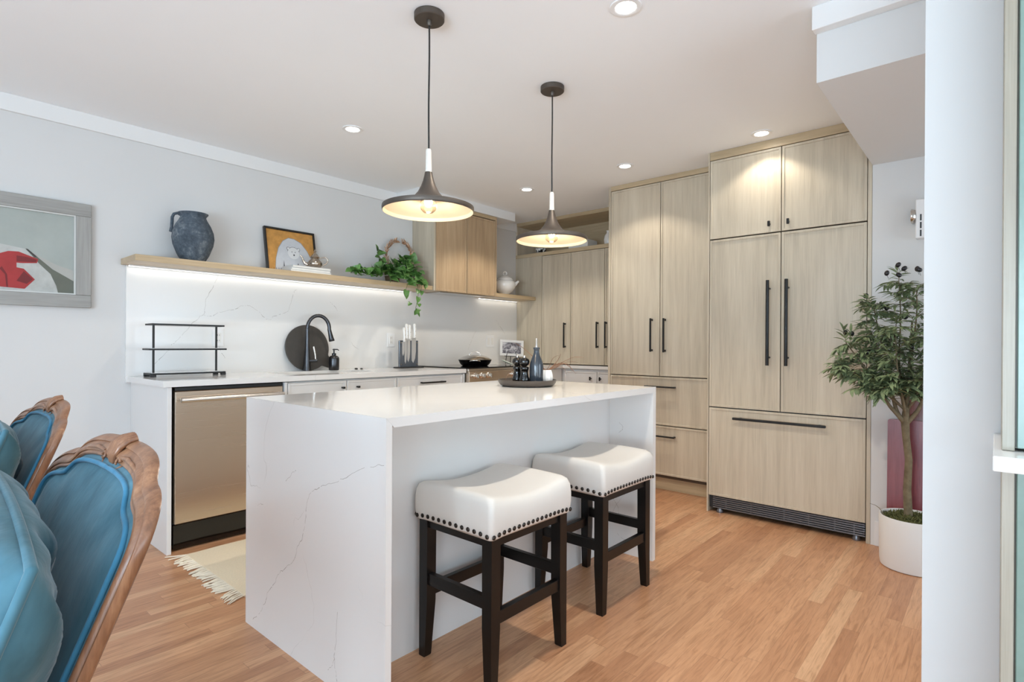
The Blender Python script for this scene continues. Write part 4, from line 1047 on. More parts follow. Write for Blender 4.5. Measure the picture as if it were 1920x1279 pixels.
vines = [
 [(2.82, 3.80, 1.69), (2.74, 3.78, 1.735), (2.64, 3.76, 1.715), (2.53, 3.74, 1.690), (2.44, 3.73, 1.680), (2.38, 3.73, 1.672)],
 [(2.82, 3.79, 1.69), (2.72, 3.74, 1.715), (2.62, 3.71, 1.690), (2.52, 3.70, 1.668), (2.42, 3.71, 1.66)],
 [(2.80, 3.80, 1.69), (2.73, 3.79, 1.76), (2.69, 3.78, 1.80), (2.67, 3.78, 1.835), (2.66, 3.78, 1.868)],
 [(2.83, 3.80, 1.69), (2.86, 3.77, 1.78), (2.92, 3.76, 1.82), (2.98, 3.76, 1.79), (2.985, 3.74, 1.70), (2.975, 3.69, 1.66), (2.965, 3.645, 1.62), (2.965, 3.635, 1.55), (2.96, 3.64, 1.49), (2.95, 3.65, 1.44), (2.955, 3.655, 1.40)],
 [(2.82, 3.79, 1.69), (2.84, 3.73, 1.72), (2.85, 3.68, 1.69), (2.86, 3.645, 1.64), (2.85, 3.64, 1.60), (2.835, 3.645, 1.565)],
 [(2.83, 3.80, 1.69), (2.92, 3.76, 1.73), (2.99, 3.70, 1.70), (3.01, 3.65, 1.65), (3.0, 3.635, 1.60), (2.985, 3.635, 1.56)],
 [(2.81, 3.79, 1.69), (2.77, 3.72, 1.72), (2.73, 3.68, 1.69), (2.70, 3.655, 1.655), (2.69, 3.65, 1.62)],
 [(2.83, 3.81, 1.69), (2.88, 3.80, 1.76), (2.93, 3.79, 1.83), (2.99, 3.79, 1.85), (3.02, 3.77, 1.80)],
 [(2.81, 3.80, 1.69), (2.78, 3.77, 1.75), (2.76, 3.75, 1.79), (2.80, 3.73, 1.80)],
 [(2.82, 3.79, 1.69), (2.70, 3.71, 1.70), (2.58, 3.69, 1.665), (2.55, 3.668, 1.66)],
 [(2.82, 3.77, 1.70), (2.79, 3.73, 1.71), (2.775, 3.70, 1.69), (2.77, 3.68, 1.665)],
 [(2.83, 3.77, 1.70), (2.83, 3.72, 1.715), (2.84, 3.69, 1.69), (2.86, 3.675, 1.66)],
 [(2.83, 3.79, 1.70), (2.87, 3.77, 1.77), (2.86, 3.75, 1.83), (2.83, 3.74, 1.845)],
 [(2.84, 3.79, 1.70), (2.93, 3.76, 1.77), (2.97, 3.74, 1.80), (3.0, 3.72, 1.77), (3.02, 3.70, 1.72)],
]
ms = MB(); mf = MB()
for vi, V in enumerate(vines):
    pts = [Vector(p) for p in V]
    for _ in range(2):
        q = [pts[0]]
        for a, b in zip(pts, pts[1:]): q += [a*.75+b*.25, a*.25+b*.75]
        pts = q+[pts[-1]]
    ms.tube(pts, .0018, 6)
    L = 0; nxt = .03
    for a, b in zip(pts, pts[1:]):
        L += (b-a).length
        if L > nxt:
            nxt += rr.uniform(.016, .026) if b.z > SZ0 else rr.uniform(.045, .07)
            size = rr.uniform(.050, .078) if b.z > SZ0 else rr.uniform(.034, .052)
            out = Vector((rr.uniform(-.8, .6), -rr.uniform(.25, 1.0), rr.uniform(-.5, .6) if b.z > SZ0 else rr.uniform(-1.4, -.5)))
            st_ = b+Vector((rr.uniform(-.018, .012), -rr.uniform(.004, .018), rr.uniform(.006, .026) if b.z > SZ0 else rr.uniform(-.015, .005)))
            if st_.z < SZ1+.018 and st_.y > SY-.012: st_.z = SZ1+.022
            ms.tube([b, (b+st_)*.5+Vector((0, 0, .003)), st_], .0011, 5)
            if st_.z < SZ1+.06: out.z = max(out.z, -.15) if st_.y > SY-.004 else out.z
            leaf(mf, st_, out, (rr.uniform(-.3, .3), -.75, .75), size*1.05, size*.92, True, .22)
for (b, d, sz) in (((2.385, 3.73, 1.695), (-1, -.3, -.25), .055), ((2.655, 3.78, 1.880), (-.35, -.4, .9), .055), ((2.835, 3.640, 1.560), (.1, -.25, -1), .060), ((2.955, 3.645, 1.40), (-.7, -.3, -.6), .040), ((2.96, 3.645, 1.395), (.5, -.3, -.8), .042), ((2.955, 3.645, 1.41), (.9, -.2, .2), .04), ((2.89, 3.645, 1.47), (-.8, -.3, -.6), .038)):
    leaf(mf, b, d, (0, -.7, .7), sz*1.1, sz*.85, True, .15)
part('vine', ms, M['vine'], t, angle=60)
part('foliage', mf, M['leaf'], t, smooth=True, angle=70)

# white tureen teapot on the short shelf
C = (4.245, 3.815, SH)
t = thing('tureen', 'white ceramic pot with a ring lid and spout on the short shelf', 'pot', C)
m = MB().lathe([(0, 0), (.046, 0), (.048, .006), (.040, .014), (.048, .022), (.082, .045), (.106, .080), (.112, .115), (.104, .142), (.088, .155), (0, .156)], C, 44)
part('body', m, M['white_ceramic'], t, angle=60)
part('lid', MB().lathe([(.086, .1555), (.088, .160), (.076, .178), (.050, .196), (.024, .206), (.014, .210), (0, .211)], C, 40), M['white_ceramic'], t, angle=60)
part('lid_ring', MB().tube([(C[0]+.017*cos(a), C[1]-.010*cos(a), C[2]+.228+.019*sin(a)) for a in [2*pi*k/24 for k in range(24)]], .006, 10, closed=True), M['white_ceramic'], t, angle=60)
dv = Vector((.66, -.75, 0)); cp = lambda r, zz: (C[0]+dv.x*r, C[1]+dv.y*r, C[2]+zz)
part('spout', MB().tube([cp(.085, .100), cp(.108, .120), cp(.128, .140), cp(.142, .150)], [.024, .019, .013, .009], 14), M['white_ceramic'], t, angle=60)
part('handle', MB().tube([cp(-.090, .135), cp(-.115, .150), cp(-.130, .140), cp(-.128, .115), cp(-.112, .085), cp(-.090, .070)], [.007]*6, 10), M['white_ceramic'], t, angle=60)

# ------------------------------------------------------------------ things on the worktop
CT_ = CZ+.0005
# three tier rack
t = thing('tiered_rack', 'black two-tier countertop rack with marble boards at the worktop end', 'rack', (1.26, 3.79, CT_))
ax0, ax1, ay0, ay1 = 1.045, 1.465, 3.715, 3.845
for x, yy in ((1.060, ay0+.012), (1.440, ay1-.034)): part('post', MB().box(x, x+.010, yy, yy+.010, CT_+.018, CT_+.312), M['black'], t)
for zz, dx in ((.012, 0), (.158, .006), (.306, -.008)):
    m = MB(); a0, a1 = ax0-dx, ax1+dx
    for b in ((a0, a1, ay0, ay0+.010), (a0, a1, ay1-.010, ay1), (a0, a0+.012, ay0+.010, ay1-.010), (a1-.012, a1, ay0+.010, ay1-.010)): m.box(*b, CT_+zz, CT_+zz+.010, .001)
    fr = part('tier_frame', m, M['black'], t)
    part('board', MB().box(a0+.0125, a1-.0125, ay0+.0105, ay1-.0105, CT_+zz+.001, CT_+zz+.012), M['quartz'], fr)
for x in (ax0, ax1-.03):
    for yy in (ay0-.004, ay1-.014): part('foot', MB().box(x, x+.03, yy, yy+.016, CT_, CT_+.0125, .001), M['black'], t)

# round board leaning on the splash
t = thing('serving_board', 'round charcoal serving board leaning on the splash behind the faucet', 'board', (2.12, 3.90, CT_))
BR = .172; ln = radians(7.4)
RBd = Matrix.Translation((2.120, 3.866, CT_+.0005)) @ Matrix.Rotation(-ln, 4, 'X')
hdir = radians(-36)
out = []
for k in range(90):
    a = 2*pi*k/90; d = (a-hdir+pi) % (2*pi)-pi; r = BR
    if abs(d) < .34:
        f = cos(d/.34*pi/2); r = BR+.085*(f**.9 if abs(d) < .12 else f**2.6)
    out.append((r*cos(a), BR+r*sin(a)))
out = [(a, max(b, .0)) for a, b in out]
m = MB(); m.prism(out, lambda a, b, d: RBd @ Vector((a, d, b)), 0, .014)
part('board', m, M['slate_board'], t, angle=40)

# faucet
t = thing('faucet', 'tall gunmetal pull-down faucet with arched spout behind the sink', 'faucet', (2.085, 3.832, CT_))
F = (2.085, 3.832, CT_)
m = MB().lathe([(0, 0), (.031, 0), (.030, .006), (.026, .035), (.0225, .08), (.0185, .13), (.0155, .18), (.0138, .24), (.0135, .31)], F, 28, caps=True)
part('body', m, M['gun'], t, angle=60)
sd = Vector((.93, -.37, 0)).normalized(); P = []
for k in range(17):
    a = pi-pi*k/16*1.02; P.append((F[0]+sd.x*(.078+.078*cos(a)), F[1]+sd.y*(.078+.078*cos(a)), F[2]+.312+.098*sin(a)))
part('spout', MB().tube(P, .0132, 16), M['gun'], t, angle=60)
e = Vector(P[-1]); dn = Vector((sd.x*.22, sd.y*.22, -1)).normalized()
part('spray_head', MB().tube([e+dn*-.004, e+dn*.035, e+dn*.060, e+dn*.085, e+dn*.088], [.0135, .0155, .018, .0215, .019], 18), M['gun'], t, angle=50)
hb = Vector((F[0], F[1], F[2]+.075)); hv = Vector((.80, -.60, 0)).normalized()
h = part('handle_hub', MB().tube([hb+hv*.012, hb+hv*.058, hb+hv*.072], [.0145, .0145, .012], 16), M['gun'], t, angle=50)
part('lever', MB().tube([hb+hv*.060, hb+hv*.058+Vector((-.004, 0, .05)), hb+hv*.052+Vector((-.010, 0, .105))], [.006, .0068, .0082], 12), M['steel2'], h, angle=50)

# soap pump
S_ = (2.285, 3.800, CT_)
t = thing('soap_dispenser', 'dark ceramic soap pump bottle beside the faucet', 'soap pump', S_)
part('bottle', MB().lathe([(0, 0), (.034, 0), (.038, .005), (.039, .04), (.039, .088), (.036, .100), (.026, .109), (.014, .112), (0, .112)], S_, 32), M['gun'], t, angle=50)
m = MB().lathe([(0, .1125), (.0155, .1125), (.0155, .128), (.012, .130), (.006, .131), (.0055, .152), (.0105, .153), (.0105, .160), (.007, .163), (0, .163)], S_, 20)
m.tube([(S_[0], S_[1], S_[2]+.158), (S_[0]+.022, S_[1]-.014, S_[2]+.158), (S_[0]+.030, S_[1]-.019, S_[2]+.150)], [.0045, .004, .0035], 10)
part('pump', m, M['black_plastic'], t)
t = solo('sink_stopper', MB().lathe([(0, 0), (.012, 0), (.013, .006), (.010, .010), (0, .011)], (2.500, 3.83, CT_), 18).lathe([(0, 0), (.010, 0), (.011, .006), (0, .009)], (2.552, 3.835, CT_), 18), M['black_plastic'], 'tiny black sink plug cap on the worktop right of the soap pump', 'plug', (2.52, 3.83, CT_))

# knife stand
t = thing('knife_stand', 'smoked acrylic magnetic knife stand holding white handled knives', 'knife stand', (2.98, 3.78, CT_))
kx0, kx1, ky = 2.880, 3.080, 3.775
part('base', MB().box(kx0-.022, kx1+.022, ky-.055, ky+.055, CT_, CT_+.008, .002), M['black_plastic'], t)
part('backboard', MB().box(kx0, kx1, ky, ky+.016, CT_+.0085, CT_+.232, .002), M['acrylic'], t)
for x in (kx0+.016, kx1-.016):
    for z in (.030, .214): part('screw', MB().tube([(x, ky+.0005, CT_+z), (x, ky-.004, CT_+z)], .0052, 12), M['steel2'], t)
for i, (x, top, wb, L, lab) in enumerate(((2.919, .345, .024, .120, 'shortest white handled knife, leftmost on the stand'), (2.945, .375, .024, .215, 'slim white handled knife, second from the left on the stand'), (2.976, .368, .030, .195, 'curved white handled knife, second from the right on the stand'), (3.030, .380, .046, .215, 'wide white handled chef knife, rightmost on the stand'))):
    t = thing('kitchen_knife', lab, 'knife', (x, ky, CT_+.236), 'knives on the stand')
    bol = CT_+top-.125; tip = bol-L
    tip = max(tip, CT_+.010)
    m = MB(); m.prism([(x-wb*.5, bol), (x+wb*.5, bol), (x+wb*.5, bol-(bol-tip)*.55), (x+wb*.32, bol-(bol-tip)*.82), (x-wb*.1, tip), (x-wb*.45, tip+.02), (x-wb*.5, tip+.05)], lambda a, b, d: (a, d, b), ky-.0026, ky-.0004)
    part('blade', m, M['blade'], t)
    m = MB(); m.tube([(x, ky-.0145, bol), (x, ky-.0145, bol+.012), (x+.001, ky-.0145, bol+.05), (x-.001, ky-.0145, bol+.085), (x-.003, ky-.0145, bol+.112), (x-.004, ky-.0145, bol+.122)], [.0100, .0125, .0112, .0130, .0135, .009], 12, flatten=1)
    hnd = part('handle', m, M['white_ceramic'], t, angle=60)
    m = MB()
    for dz in (.022, .058, .094): m.sphere((x, ky-.0268, bol+dz), (.0028, .0022, .0028), 10, 6)
    part('rivet', m, M['steel2'], hnd)

# outlets and switches on the splash
def plate(x0, x1, z0, z1, lab, kind):
    y = WY-.0205; t = thing('wall_outlet', lab, 'outlet', ((x0+x1)/2, y, (z0+z1)/2), 'cover plates on the splash')
    part('cover_plate', MB().box(x0, x1, y-.005, y, z0, z1, .002), M['white_plastic'], t)
    n = max(1, round((x1-x0)/.075)); w_ = (x1-x0)/n
    for k in range(n):
        cx = x0+w_*(k+.5); dc = part('insert', MB().box(cx-.017, cx+.017, y-.0068, y-.0052, (z0+z1)/2-.034, (z0+z1)/2+.034, .001), M['white_ceramic'], t)
        if kind == 'outlet':
            mm = MB()
            for dz in (-.018, .018): mm.box(cx-.007, cx-.005, y-.0072, y-.0069, (z0+z1)/2+dz-.004, (z0+z1)/2+dz+.005).box(cx+.005, cx+.007, y-.0072, y-.0069, (z0+z1)/2+dz-.004, (z0+z1)/2+dz+.005)
            part('slot', mm, M['dark_slot'], dc)
plate(1.463, 1.535, 1.107, 1.222, 'white outlet behind the black tiered rack', 'outlet')
plate(2.866, 2.944, 1.104, 1.222, 'white outlet just left of the knife stand', 'outlet')
plate(4.088, 4.205, 1.102, 1.222, 'white double cover plate above the covered pan', 'switch')

# covered pan on the range
Pn = (3.575, 3.575, .9365)
t = thing('frying_pan', 'black frying pan with domed steel lid on the range', 'pan', Pn)
m = MB().lathe([(0, .004), (.108, .004), (.112, 0), (.120, .002), (.138, .022), (.150, .048), (.154, .052), (.149, .053), (.135, .026), (0, .010)], Pn, 48)
pan = part('pan', m, M['black_gloss'], t, angle=45)
part('lid', MB().lathe([(.150, .0535), (.152, .056), (.140, .066), (.110, .082), (.07, .094), (.03, .100), (0, .101)], Pn, 48, caps=False), M['steel2'], t, angle=50)
part('lid_handle', MB().tube([(Pn[0]-.038, Pn[1]+.033, Pn[2]+.096), (Pn[0]-.034, Pn[1]+.030, Pn[2]+.112), (Pn[0]-.015, Pn[1]+.013, Pn[2]+.122), (Pn[0]+.015, Pn[1]-.013, Pn[2]+.122), (Pn[0]+.034, Pn[1]-.030, Pn[2]+.112), (Pn[0]+.038, Pn[1]-.033, Pn[2]+.096)], .0052, 10), M['steel2'], t, angle=60)
hv = Vector((-.70, -.71, 0)); pq = lambda r, z, s=0: (Pn[0]+hv.x*r-hv.y*s, Pn[1]+hv.y*r+hv.x*s, Pn[2]+z)
part('side_handle', MB().tube([pq(.143, .040, -.045), pq(.170, .046, -.040), pq(.186, .050, -.015), pq(.186, .050, .015), pq(.170, .046, .040), pq(.143, .040, .045)], .0065, 10), M['steel2'], t, angle=60)

# picture frame on easel by the corner
E_ = (4.335, 3.80, CT_)
t = thing('photo_frame', 'small white framed photo on a dark easel beside the range', 'photo frame', E_)
RE = Matrix.Translation((E_[0], E_[1], CT_+.082)) @ Matrix.Rotation(radians(-38), 4, 'Z') @ Matrix.Rotation(radians(-10), 4, 'X') @ Matrix.Rotation(radians(3), 4, 'Y')
fw_, fh_ = .250, .168
m = MB(); q = .026
for a in ((-fw_/2, fw_/2, 0, q), (-fw_/2, fw_/2, fh_-q, fh_), (-fw_/2, -fw_/2+q, q, fh_-q), (fw_/2-q, fw_/2, q, fh_-q)): m.box(a[0], a[1], -.009, .009, a[2], a[3], .001)
m.xf(RE); part('frame', m, M['white_cab'], t)
n = NT('grey_photograph'); f = n.noise(n.coord(), 22, 3, .6, .8); n.set(col=n.ramp(f, [(.35, lin(74, 72, 80)), (.5, lin(140, 138, 146)), (.64, lin(214, 212, 216))]), rough=.25)
part('photo', MB().box(-fw_/2+q, fw_/2-q, -.003, .004, q, fh_-q).xf(RE), n.m, t)
ez = lambda x, y, z: RE @ Vector((x, y, z))
fl = lambda x, y: Vector((E_[0], E_[1], CT_+.002))+Matrix.Rotation(radians(-38), 3, 'Z') @ Vector((x, y, 0))
m = MB(); m.tube([fl(-.07, -.045), ez(-.055, -.012, -.004), ez(-.02, .014, .12)], .0035, 8).tube([fl(.07, -.045), ez(.055, -.012, -.004), ez(.02, .014, .12)], .0035, 8).tube([fl(0, .075), ez(0, .016, .12)], .0035, 8)
m.tube([ez(-.075, -.014, -.0045), ez(.075, -.014, -.0045)], .0035, 8)
part('easel', m, M['black'], t)

# spoon rest and glass jar right of the pan
t = thing('spoon_rest', 'pale green ceramic spoon rest standing behind the pepper mills', 'spoon rest', (3.80, 3.36, .9365))
m = MB()
m.tube([(3.850, 3.325, .9425), (3.825, 3.345, .951), (3.790, 3.37, .966), (3.760, 3.39, .982), (3.745, 3.40, .988)], [.006, .014, .020, .016, .006], 14, flatten=.45)
part('spoon_bowl', m, flat('pale_celadon_glaze', (196, 202, 188), .25, var=.02), t, angle=60)

# ------------------------------------------------------------------ island tray and what stands on it
TZ = IZ+.0005; TC = (2.268, 1.876)
t = solo('round_tray', MB().lathe([(0, TZ), (.128, TZ), (.142, TZ+.006), (.152, TZ+.020), (.1555, TZ+.034), (.151, TZ+.034), (.147, TZ+.022), (.138, TZ+.010), (.126, TZ+.0065), (0, TZ+.006)], (*TC, 0), 64), M['tray'], 'round dark taupe tray holding the mills and bottle on the island', 'tray', (*TC, TZ), angle=50)
tz = TZ+.0068
def mill(x, y, s, lab):
    t = thing('pepper_mill', lab, 'mill', (x, y, tz), 'pair of mills on the tray')
    part('body', MB().lathe([(0, 0), (.0255, 0), (.0265, .006), (.024, .012), (.0265, .020), (.027, .030), (.0225, .045), (.0185, .062), (.0195, .074), (.0235, .083), (.0245, .090), (.021, .096), (.012, .0975), (0, .0975)], (x, y, tz), 32), M['black_gloss'], t, angle=60)
    part('head', MB().lathe([(.012, .098), (.016, .100), (.024, .109), (.0275, .121), (.025, .133), (.017, .141), (.009, .1435), (0, .1435)], (x, y, tz), 32), M['black_gloss'], t, angle=60)
    part('finial', MB().lathe([(.006, .1437), (.0055, .147), (.0075, .150), (.006, .155), (0, .157)], (x, y, tz), 16), M['steel2'], t, angle=60)
mill(2.245, 1.925, 1, 'black glossy pepper mill standing behind its twin on the tray')
mill(2.227, 1.862, 1, 'black glossy pepper mill nearest the oil bottle on the tray')
B_ = (2.272, 1.817, tz)
t = thing('oil_bottle', 'dark blue grey oil bottle with steel pourer on the tray', 'bottle', B_)
part('body', MB().lathe([(0, 0), (.0345, 0), (.0365, .004), (.0365, .100), (.0335, .118), (.026, .138), (.0185, .156), (.0145, .172), (.0145, .186), (.017, .189), (.017, .196), (.012, .198), (0, .198)], B_, 40), flat('slate_blue_glaze', (52, 60, 70), .16, spec=.6, var=.08, vscale=20), t, angle=50)
part('pourer', MB().lathe([(0, .1982), (.0085, .1982), (.008, .204), (.0055, .210), (.0052, .244), (.0042, .246), (0, .246)], B_, 18), M['steel2'], t, angle=50)
V_ = (2.338, 1.806, tz)
t = thing('potted_airplant', 'small white fluted pot with drooping reddish leaves on the tray', 'plant', V_)
m = MB(); N = 40
pr = [(.022, 0), (.030, .006), (.036, .026), (.037, .042), (.033, .064), (.028, .078), (.024, .078), (.026, .060), (.0, .058)]
m.grid(lambda i, j: (V_[0]+pr[j][0]*(1+(.05 if i % 4 < 2 else -.05)*(1 if 0 < j < 6 else 0))*cos(2*pi*i/N), V_[1]+pr[j][0]*(1+(.05 if i % 4 < 2 else -.05)*(1 if 0 < j < 6 else 0))*sin(2*pi*i/N), V_[2]+pr[j][1]), N, len(pr), cu=True)
m.lathe([(.022, 0), (0, .0001)], V_, N, caps=False)
part('pot', m, M['white_ceramic'], t, smooth=True, angle=25)
m = MB(); rr = random.Random(9)
CR = Vector((.658, -.753, 0)); CF = Vector((.753, .658, 0))
def strand(pts, r0):
    P = [Vector(V_)+Vector((0, 0, .07))+CR*a+CF*c+Vector((0, 0, b)) for a, b, c in pts]
    for _ in range(2):
        q = [P[0]]
        for a, b in zip(P, P[1:]): q += [a*.75+b*.25, a*.25+b*.75]
        P = q+[P[-1]]
    n = len(P); m.tube(P, [r0*(1-.85*(k/(n-1))**1.6) for k in range(n)], 7, flatten=.5)
strand([(0, 0, 0), (.05, .025, 0), (.10, .055, .01), (.15, .078, .01), (.195, .077, .0), (.205, .072, 0)], .0036)
strand([(0, 0, 0), (.05, .020, -.01), (.09, .042, -.01), (.125, .040, 0), (.14, .0, 0)], .0042)
strand([(0, 0, 0), (.045, .03, .01), (.09, .047, .015), (.13, .025, .01), (.155, -.005, .01), (.16, -.012, 0)], .0046)
strand([(0, 0, 0), (.02, .03, 0), (.035, .07, 0), (.062, .086, 0), (.07, .082, 0)], .003)
strand([(0, 0, 0), (.03, .02, 0), (.065, .058, .01), (.078, .087, .01), (.08, .094, .01)], .0046)
strand([(0, 0, 0), (.05, .018, .01), (.08, .026, .01), (.105, .012, 0), (.102, -.008, 0), (.112, -.013, 0)], .003)
strand([(0, 0, 0), (.05, .026, -.01), (.11, .052, -.02), (.16, .052, -.02), (.168, .047, -.02)], .003)
strand([(0, 0, 0), (.02, .008, .0), (.05, .036, .0), (.09, .05, .01)], .006)
strand([(0, 0, 0), (-.03, .04, .04), (-.075, .085, .06), (-.12, .125, .06), (-.165, .150, .05)], .0044)
strand([(0, 0, .01), (-.05, .03, .05), (-.11, .035, .06), (-.185, .0, .03), (-.21, -.03, .01), (-.213, -.045, 0)], .0046)
strand([(0, 0, .01), (-.04, .03, .05), (-.10, .040, .07), (-.155, .008, .05), (-.180, -.025, .03), (-.182, -.04, .02)], .0046)
part('leaves', m, M['dryleaf'], t, angle=70)

# ------------------------------------------------------------------ things in the open niche
NZ = 2.0985
t = thing('open_book', 'grey white open book lying face up in the cabinet niche', 'book', (4.70, 3.16, NZ))
m = MB()
for s in (-1, 1):
    def bk(i, j, top):
        f = i/10; x = 4.615+.17*j; y = 3.165+s*f*.115; z = NZ+.0035+(.030+.085*sin(f*pi*.62)*(1-.25*f))*(top)*(1-.15*f)
        return (x, y, z)
    for tp_ in (0, 1): m.grid(lambda i, j: bk(i, j, tp_), 11, 2)
    for i in range(10):
        for j in (0, 1): m.add([bk(i, j, 0), bk(i+1, j, 0), bk(i+1, j, 1), bk(i, j, 1)], [(0, 1, 2, 3)])
    m.add([bk(10, 0, 0), bk(10, 1, 0), bk(10, 1, 1), bk(10, 0, 1)], [(0, 1, 2, 3)])
part('pages', m, M['paper'], t, angle=40)
part('cover', MB().box(4.612, 4.79, 3.045, 3.285, NZ, NZ+.003, .001), flat('grey_cloth_cover', (112, 108, 104), .8, var=.1, vscale=60), t)
t = thing('patterned_bowl', 'tiny black and white patterned bowl at the left of the niche', 'bowl', (4.68, 3.69, NZ))
n = NT('black_white_pattern'); f = n.noise(n.coord(), 45, 1, .5); n.set(col=n.ramp(n.math('GREATER_THAN', f, .52), [(0, lin(232, 230, 226)), (1, lin(30, 29, 30))]), rough=.3)
part('bowl', MB().lathe([(0, 0), (.028, 0), (.032, .006), (.052, .030), (.062, .058), (.058, .058), (.048, .032), (.028, .012), (0, .010)], (4.68, 3.69, NZ), 36), n.m, t, angle=50)
t = thing('niche_vase', 'small pale vase at the right end of the niche, by the pantry', 'vase', (4.70, 2.875, NZ))
part('vase', MB().lathe([(0, 0), (.030, 0), (.040, .02), (.046, .06), (.038, .10), (.020, .125), (.018, .14), (.024, .150), (.020, .150), (.014, .138), (0, .13)], (4.70, 2.865, NZ), 32), M['white_ceramic'], t, angle=60)

# ------------------------------------------------------------------ olive tree in the alcove
OC = (3.492, .318)
t = thing('olive_tree', 'potted faux olive tree with black fruit in a white cylinder planter', 'tree', (*OC, 0))
part('planter', MB().lathe([(0, 0), (.134, 0), (.141, .004), (.145, .03), (.148, .256), (.146, .260), (.140, .260), (.138, .256), (.136, .235), (0, .235)], (*OC, 0), 64), M['pot'], t, angle=40)
m = MB(); rr = random.Random(21)
for k in range(420):
    a = rr.uniform(0, 2*pi); r = .130*sqrt(rr.random()); x, y = OC[0]+r*cos(a), OC[1]+r*sin(a); z = .238+.018*(1-(r/.13)**2)
    d = Vector((rr.uniform(-1, 1), rr.uniform(-1, 1), rr.uniform(.1, 1.1))).normalized()*rr.uniform(.012, .03)
    m.tube([(x, y, z-.006), (x+d.x*.5+rr.uniform(-.004, .004), y+d.y*.5, z+d.z*.6), (x+d.x, y+d.y, z+d.z)], [.003, .0032, .0012], 5)
m.lathe([(.1355, .2365), (.09, .250), (0, .256)], (*OC, 0), 32, caps=False)
o = part('moss', m, M['moss'], t); o['kind'] = 'stuff'
m = MB(); m.tube([(OC[0]-.04, OC[1]+.118, .25), (OC[0]-.05, OC[1]+.138, .285), (OC[0]-.06, OC[1]+.155, .300), (OC[0]-.065, OC[1]+.18, .306)], [.002, .0018, .0014, .0008], 6)
part('dry_twig', m, M['bark'], t)
TB = Vector((3.490, .338, .245))
m = MB(); m.tube([TB, TB+Vector((0, .006, .15)), TB+Vector((.004, .000, .30)), TB+Vector((0, .012, .42)), TB+Vector((0, .016, .50)), TB+Vector((0, .010, .60)), TB+Vector((.01, .0, .78)), TB+Vector((.01, -.01, 1.02))], [.020, .018, .0165, .0165, .019, .012, .008, .004], 14)
part('trunk', m, M['bark'], t, angle=60)
FK = TB+Vector((0, .014, .485))
tips = [] ; mb_ = MB()
branches = [
 [(0, 0, 0), (-.01, .035, .05), (-.015, .05, .12), (-.02, .075, .24), (-.03, .11, .38), (-.03, .15, .47)],
 [(0, 0, 0), (-.02, .03, .045), (-.03, .075, .10), (-.05, .14, .24), (-.06, .20, .33), (-.06, .26, .42)],
 [(0, 0, 0), (0, -.03, .04), (.0, -.06, .09), (.0, -.085, .20), (-.01, -.10, .36), (-.01, -.09, .50)],
 [(0, 0, .03), (-.01, .02, .16), (-.015, .03, .34), (-.02, .02, .54), (-.02, .03, .74)],
 [(0, 0, .05), (.0, -.015, .20), (-.03, -.03, .40), (-.04, -.05, .58), (-.04, -.045, .70)],
 [(0, 0, .02), (-.04, .0, .10), (-.09, .02, .22), (-.12, .03, .36), (-.12, .03, .5)],
 [(0, 0, .02), (.04, .01, .12), (.07, .03, .26), (.08, .05, .42)],
 [(0, .03, .10), (-.03, .11, .20), (-.05, .19, .24), (-.05, .25, .27), (-.05, .285, .30)],
 [(0, .01, .12), (-.02, .07, .28), (-.03, .11, .44), (-.03, .13, .56), (-.03, .14, .62)],
 [(0, -.02, .1), (-.04, -.10, .22), (-.05, -.16, .34), (-.05, -.19, .46)],
 [(0, .01, .08), (-.05, .06, .14), (-.08, .11, .17), (-.09, .16, .19)],
 [(0, -.01, .08), (-.06, -.05, .16), (-.09, -.09, .22), (-.10, -.13, .28)],
]
mleaf = MB(); olives = []
for bi, Bp in enumerate(branches):
    P = [FK+Vector(p) for p in Bp]
    for _ in range(2):
        q = [P[0]]
        for a, b in zip(P, P[1:]): q += [a*.75+b*.25, a*.25+b*.75]
        P = q+[P[-1]]
    n = len(P); r0 = .012 if bi < 3 else .006
    mb_.tube(P, [r0*(1-k/n)**1.1+.0014 for k in range(n)], 8)
    # side twigs with paired leaves
    for k in range(3, n):
        f = k/(n-1)
        if f < .30: continue
        ax = (P[k]-P[k-1]).normalized()
        for sgl in range(2):
            if P[k].z < .86: continue
            dv_ = Vector((rr.uniform(-1, .55), rr.uniform(-1, 1), rr.uniform(-.35, .8))); dv_ = (dv_-ax*dv_.dot(ax)*.4).normalized()
            Lt = rr.uniform(.05, .115)*(1.1-.3*f)
            t1 = P[k]+dv_*Lt*.5+Vector((0, 0, .006)); t2 = P[k]+dv_*Lt
            mb_.tube([P[k], t1, t2], [.0018, .0014, .0008], 5)
            nl = 5
            for j in range(nl):
                g = (j+.6)/nl; c = P[k].lerp(t2, g)
                for sd_ in (-1, 1):
                    pv = dv_.cross(Vector((rr.uniform(-.4, .4), rr.uniform(-.4, .4), 1))).normalized()*sd_
                    ld = (dv_*.75+pv*rr.uniform(.6, 1.1)+Vector((0, 0, rr.uniform(-.45, .25)))).normalized()
                    if c.z > .875: leaf(mleaf, c, ld, (rr.uniform(-.5, .5), rr.uniform(-.5, .5), 1), rr.uniform(.042, .066)*(1.15 if c.z < .98 else .95), rr.uniform(.011, .017)*(1.35 if c.z < .98 else 1), False, .3)
            if t2.z > .88: leaf(mleaf, t2, dv_, (0, 0, 1), .055, .014, False, .35)
part('branches', mb_, M['bark'], t, angle=60)
part('foliage', mleaf, M['olive_leaf'], t, angle=80)
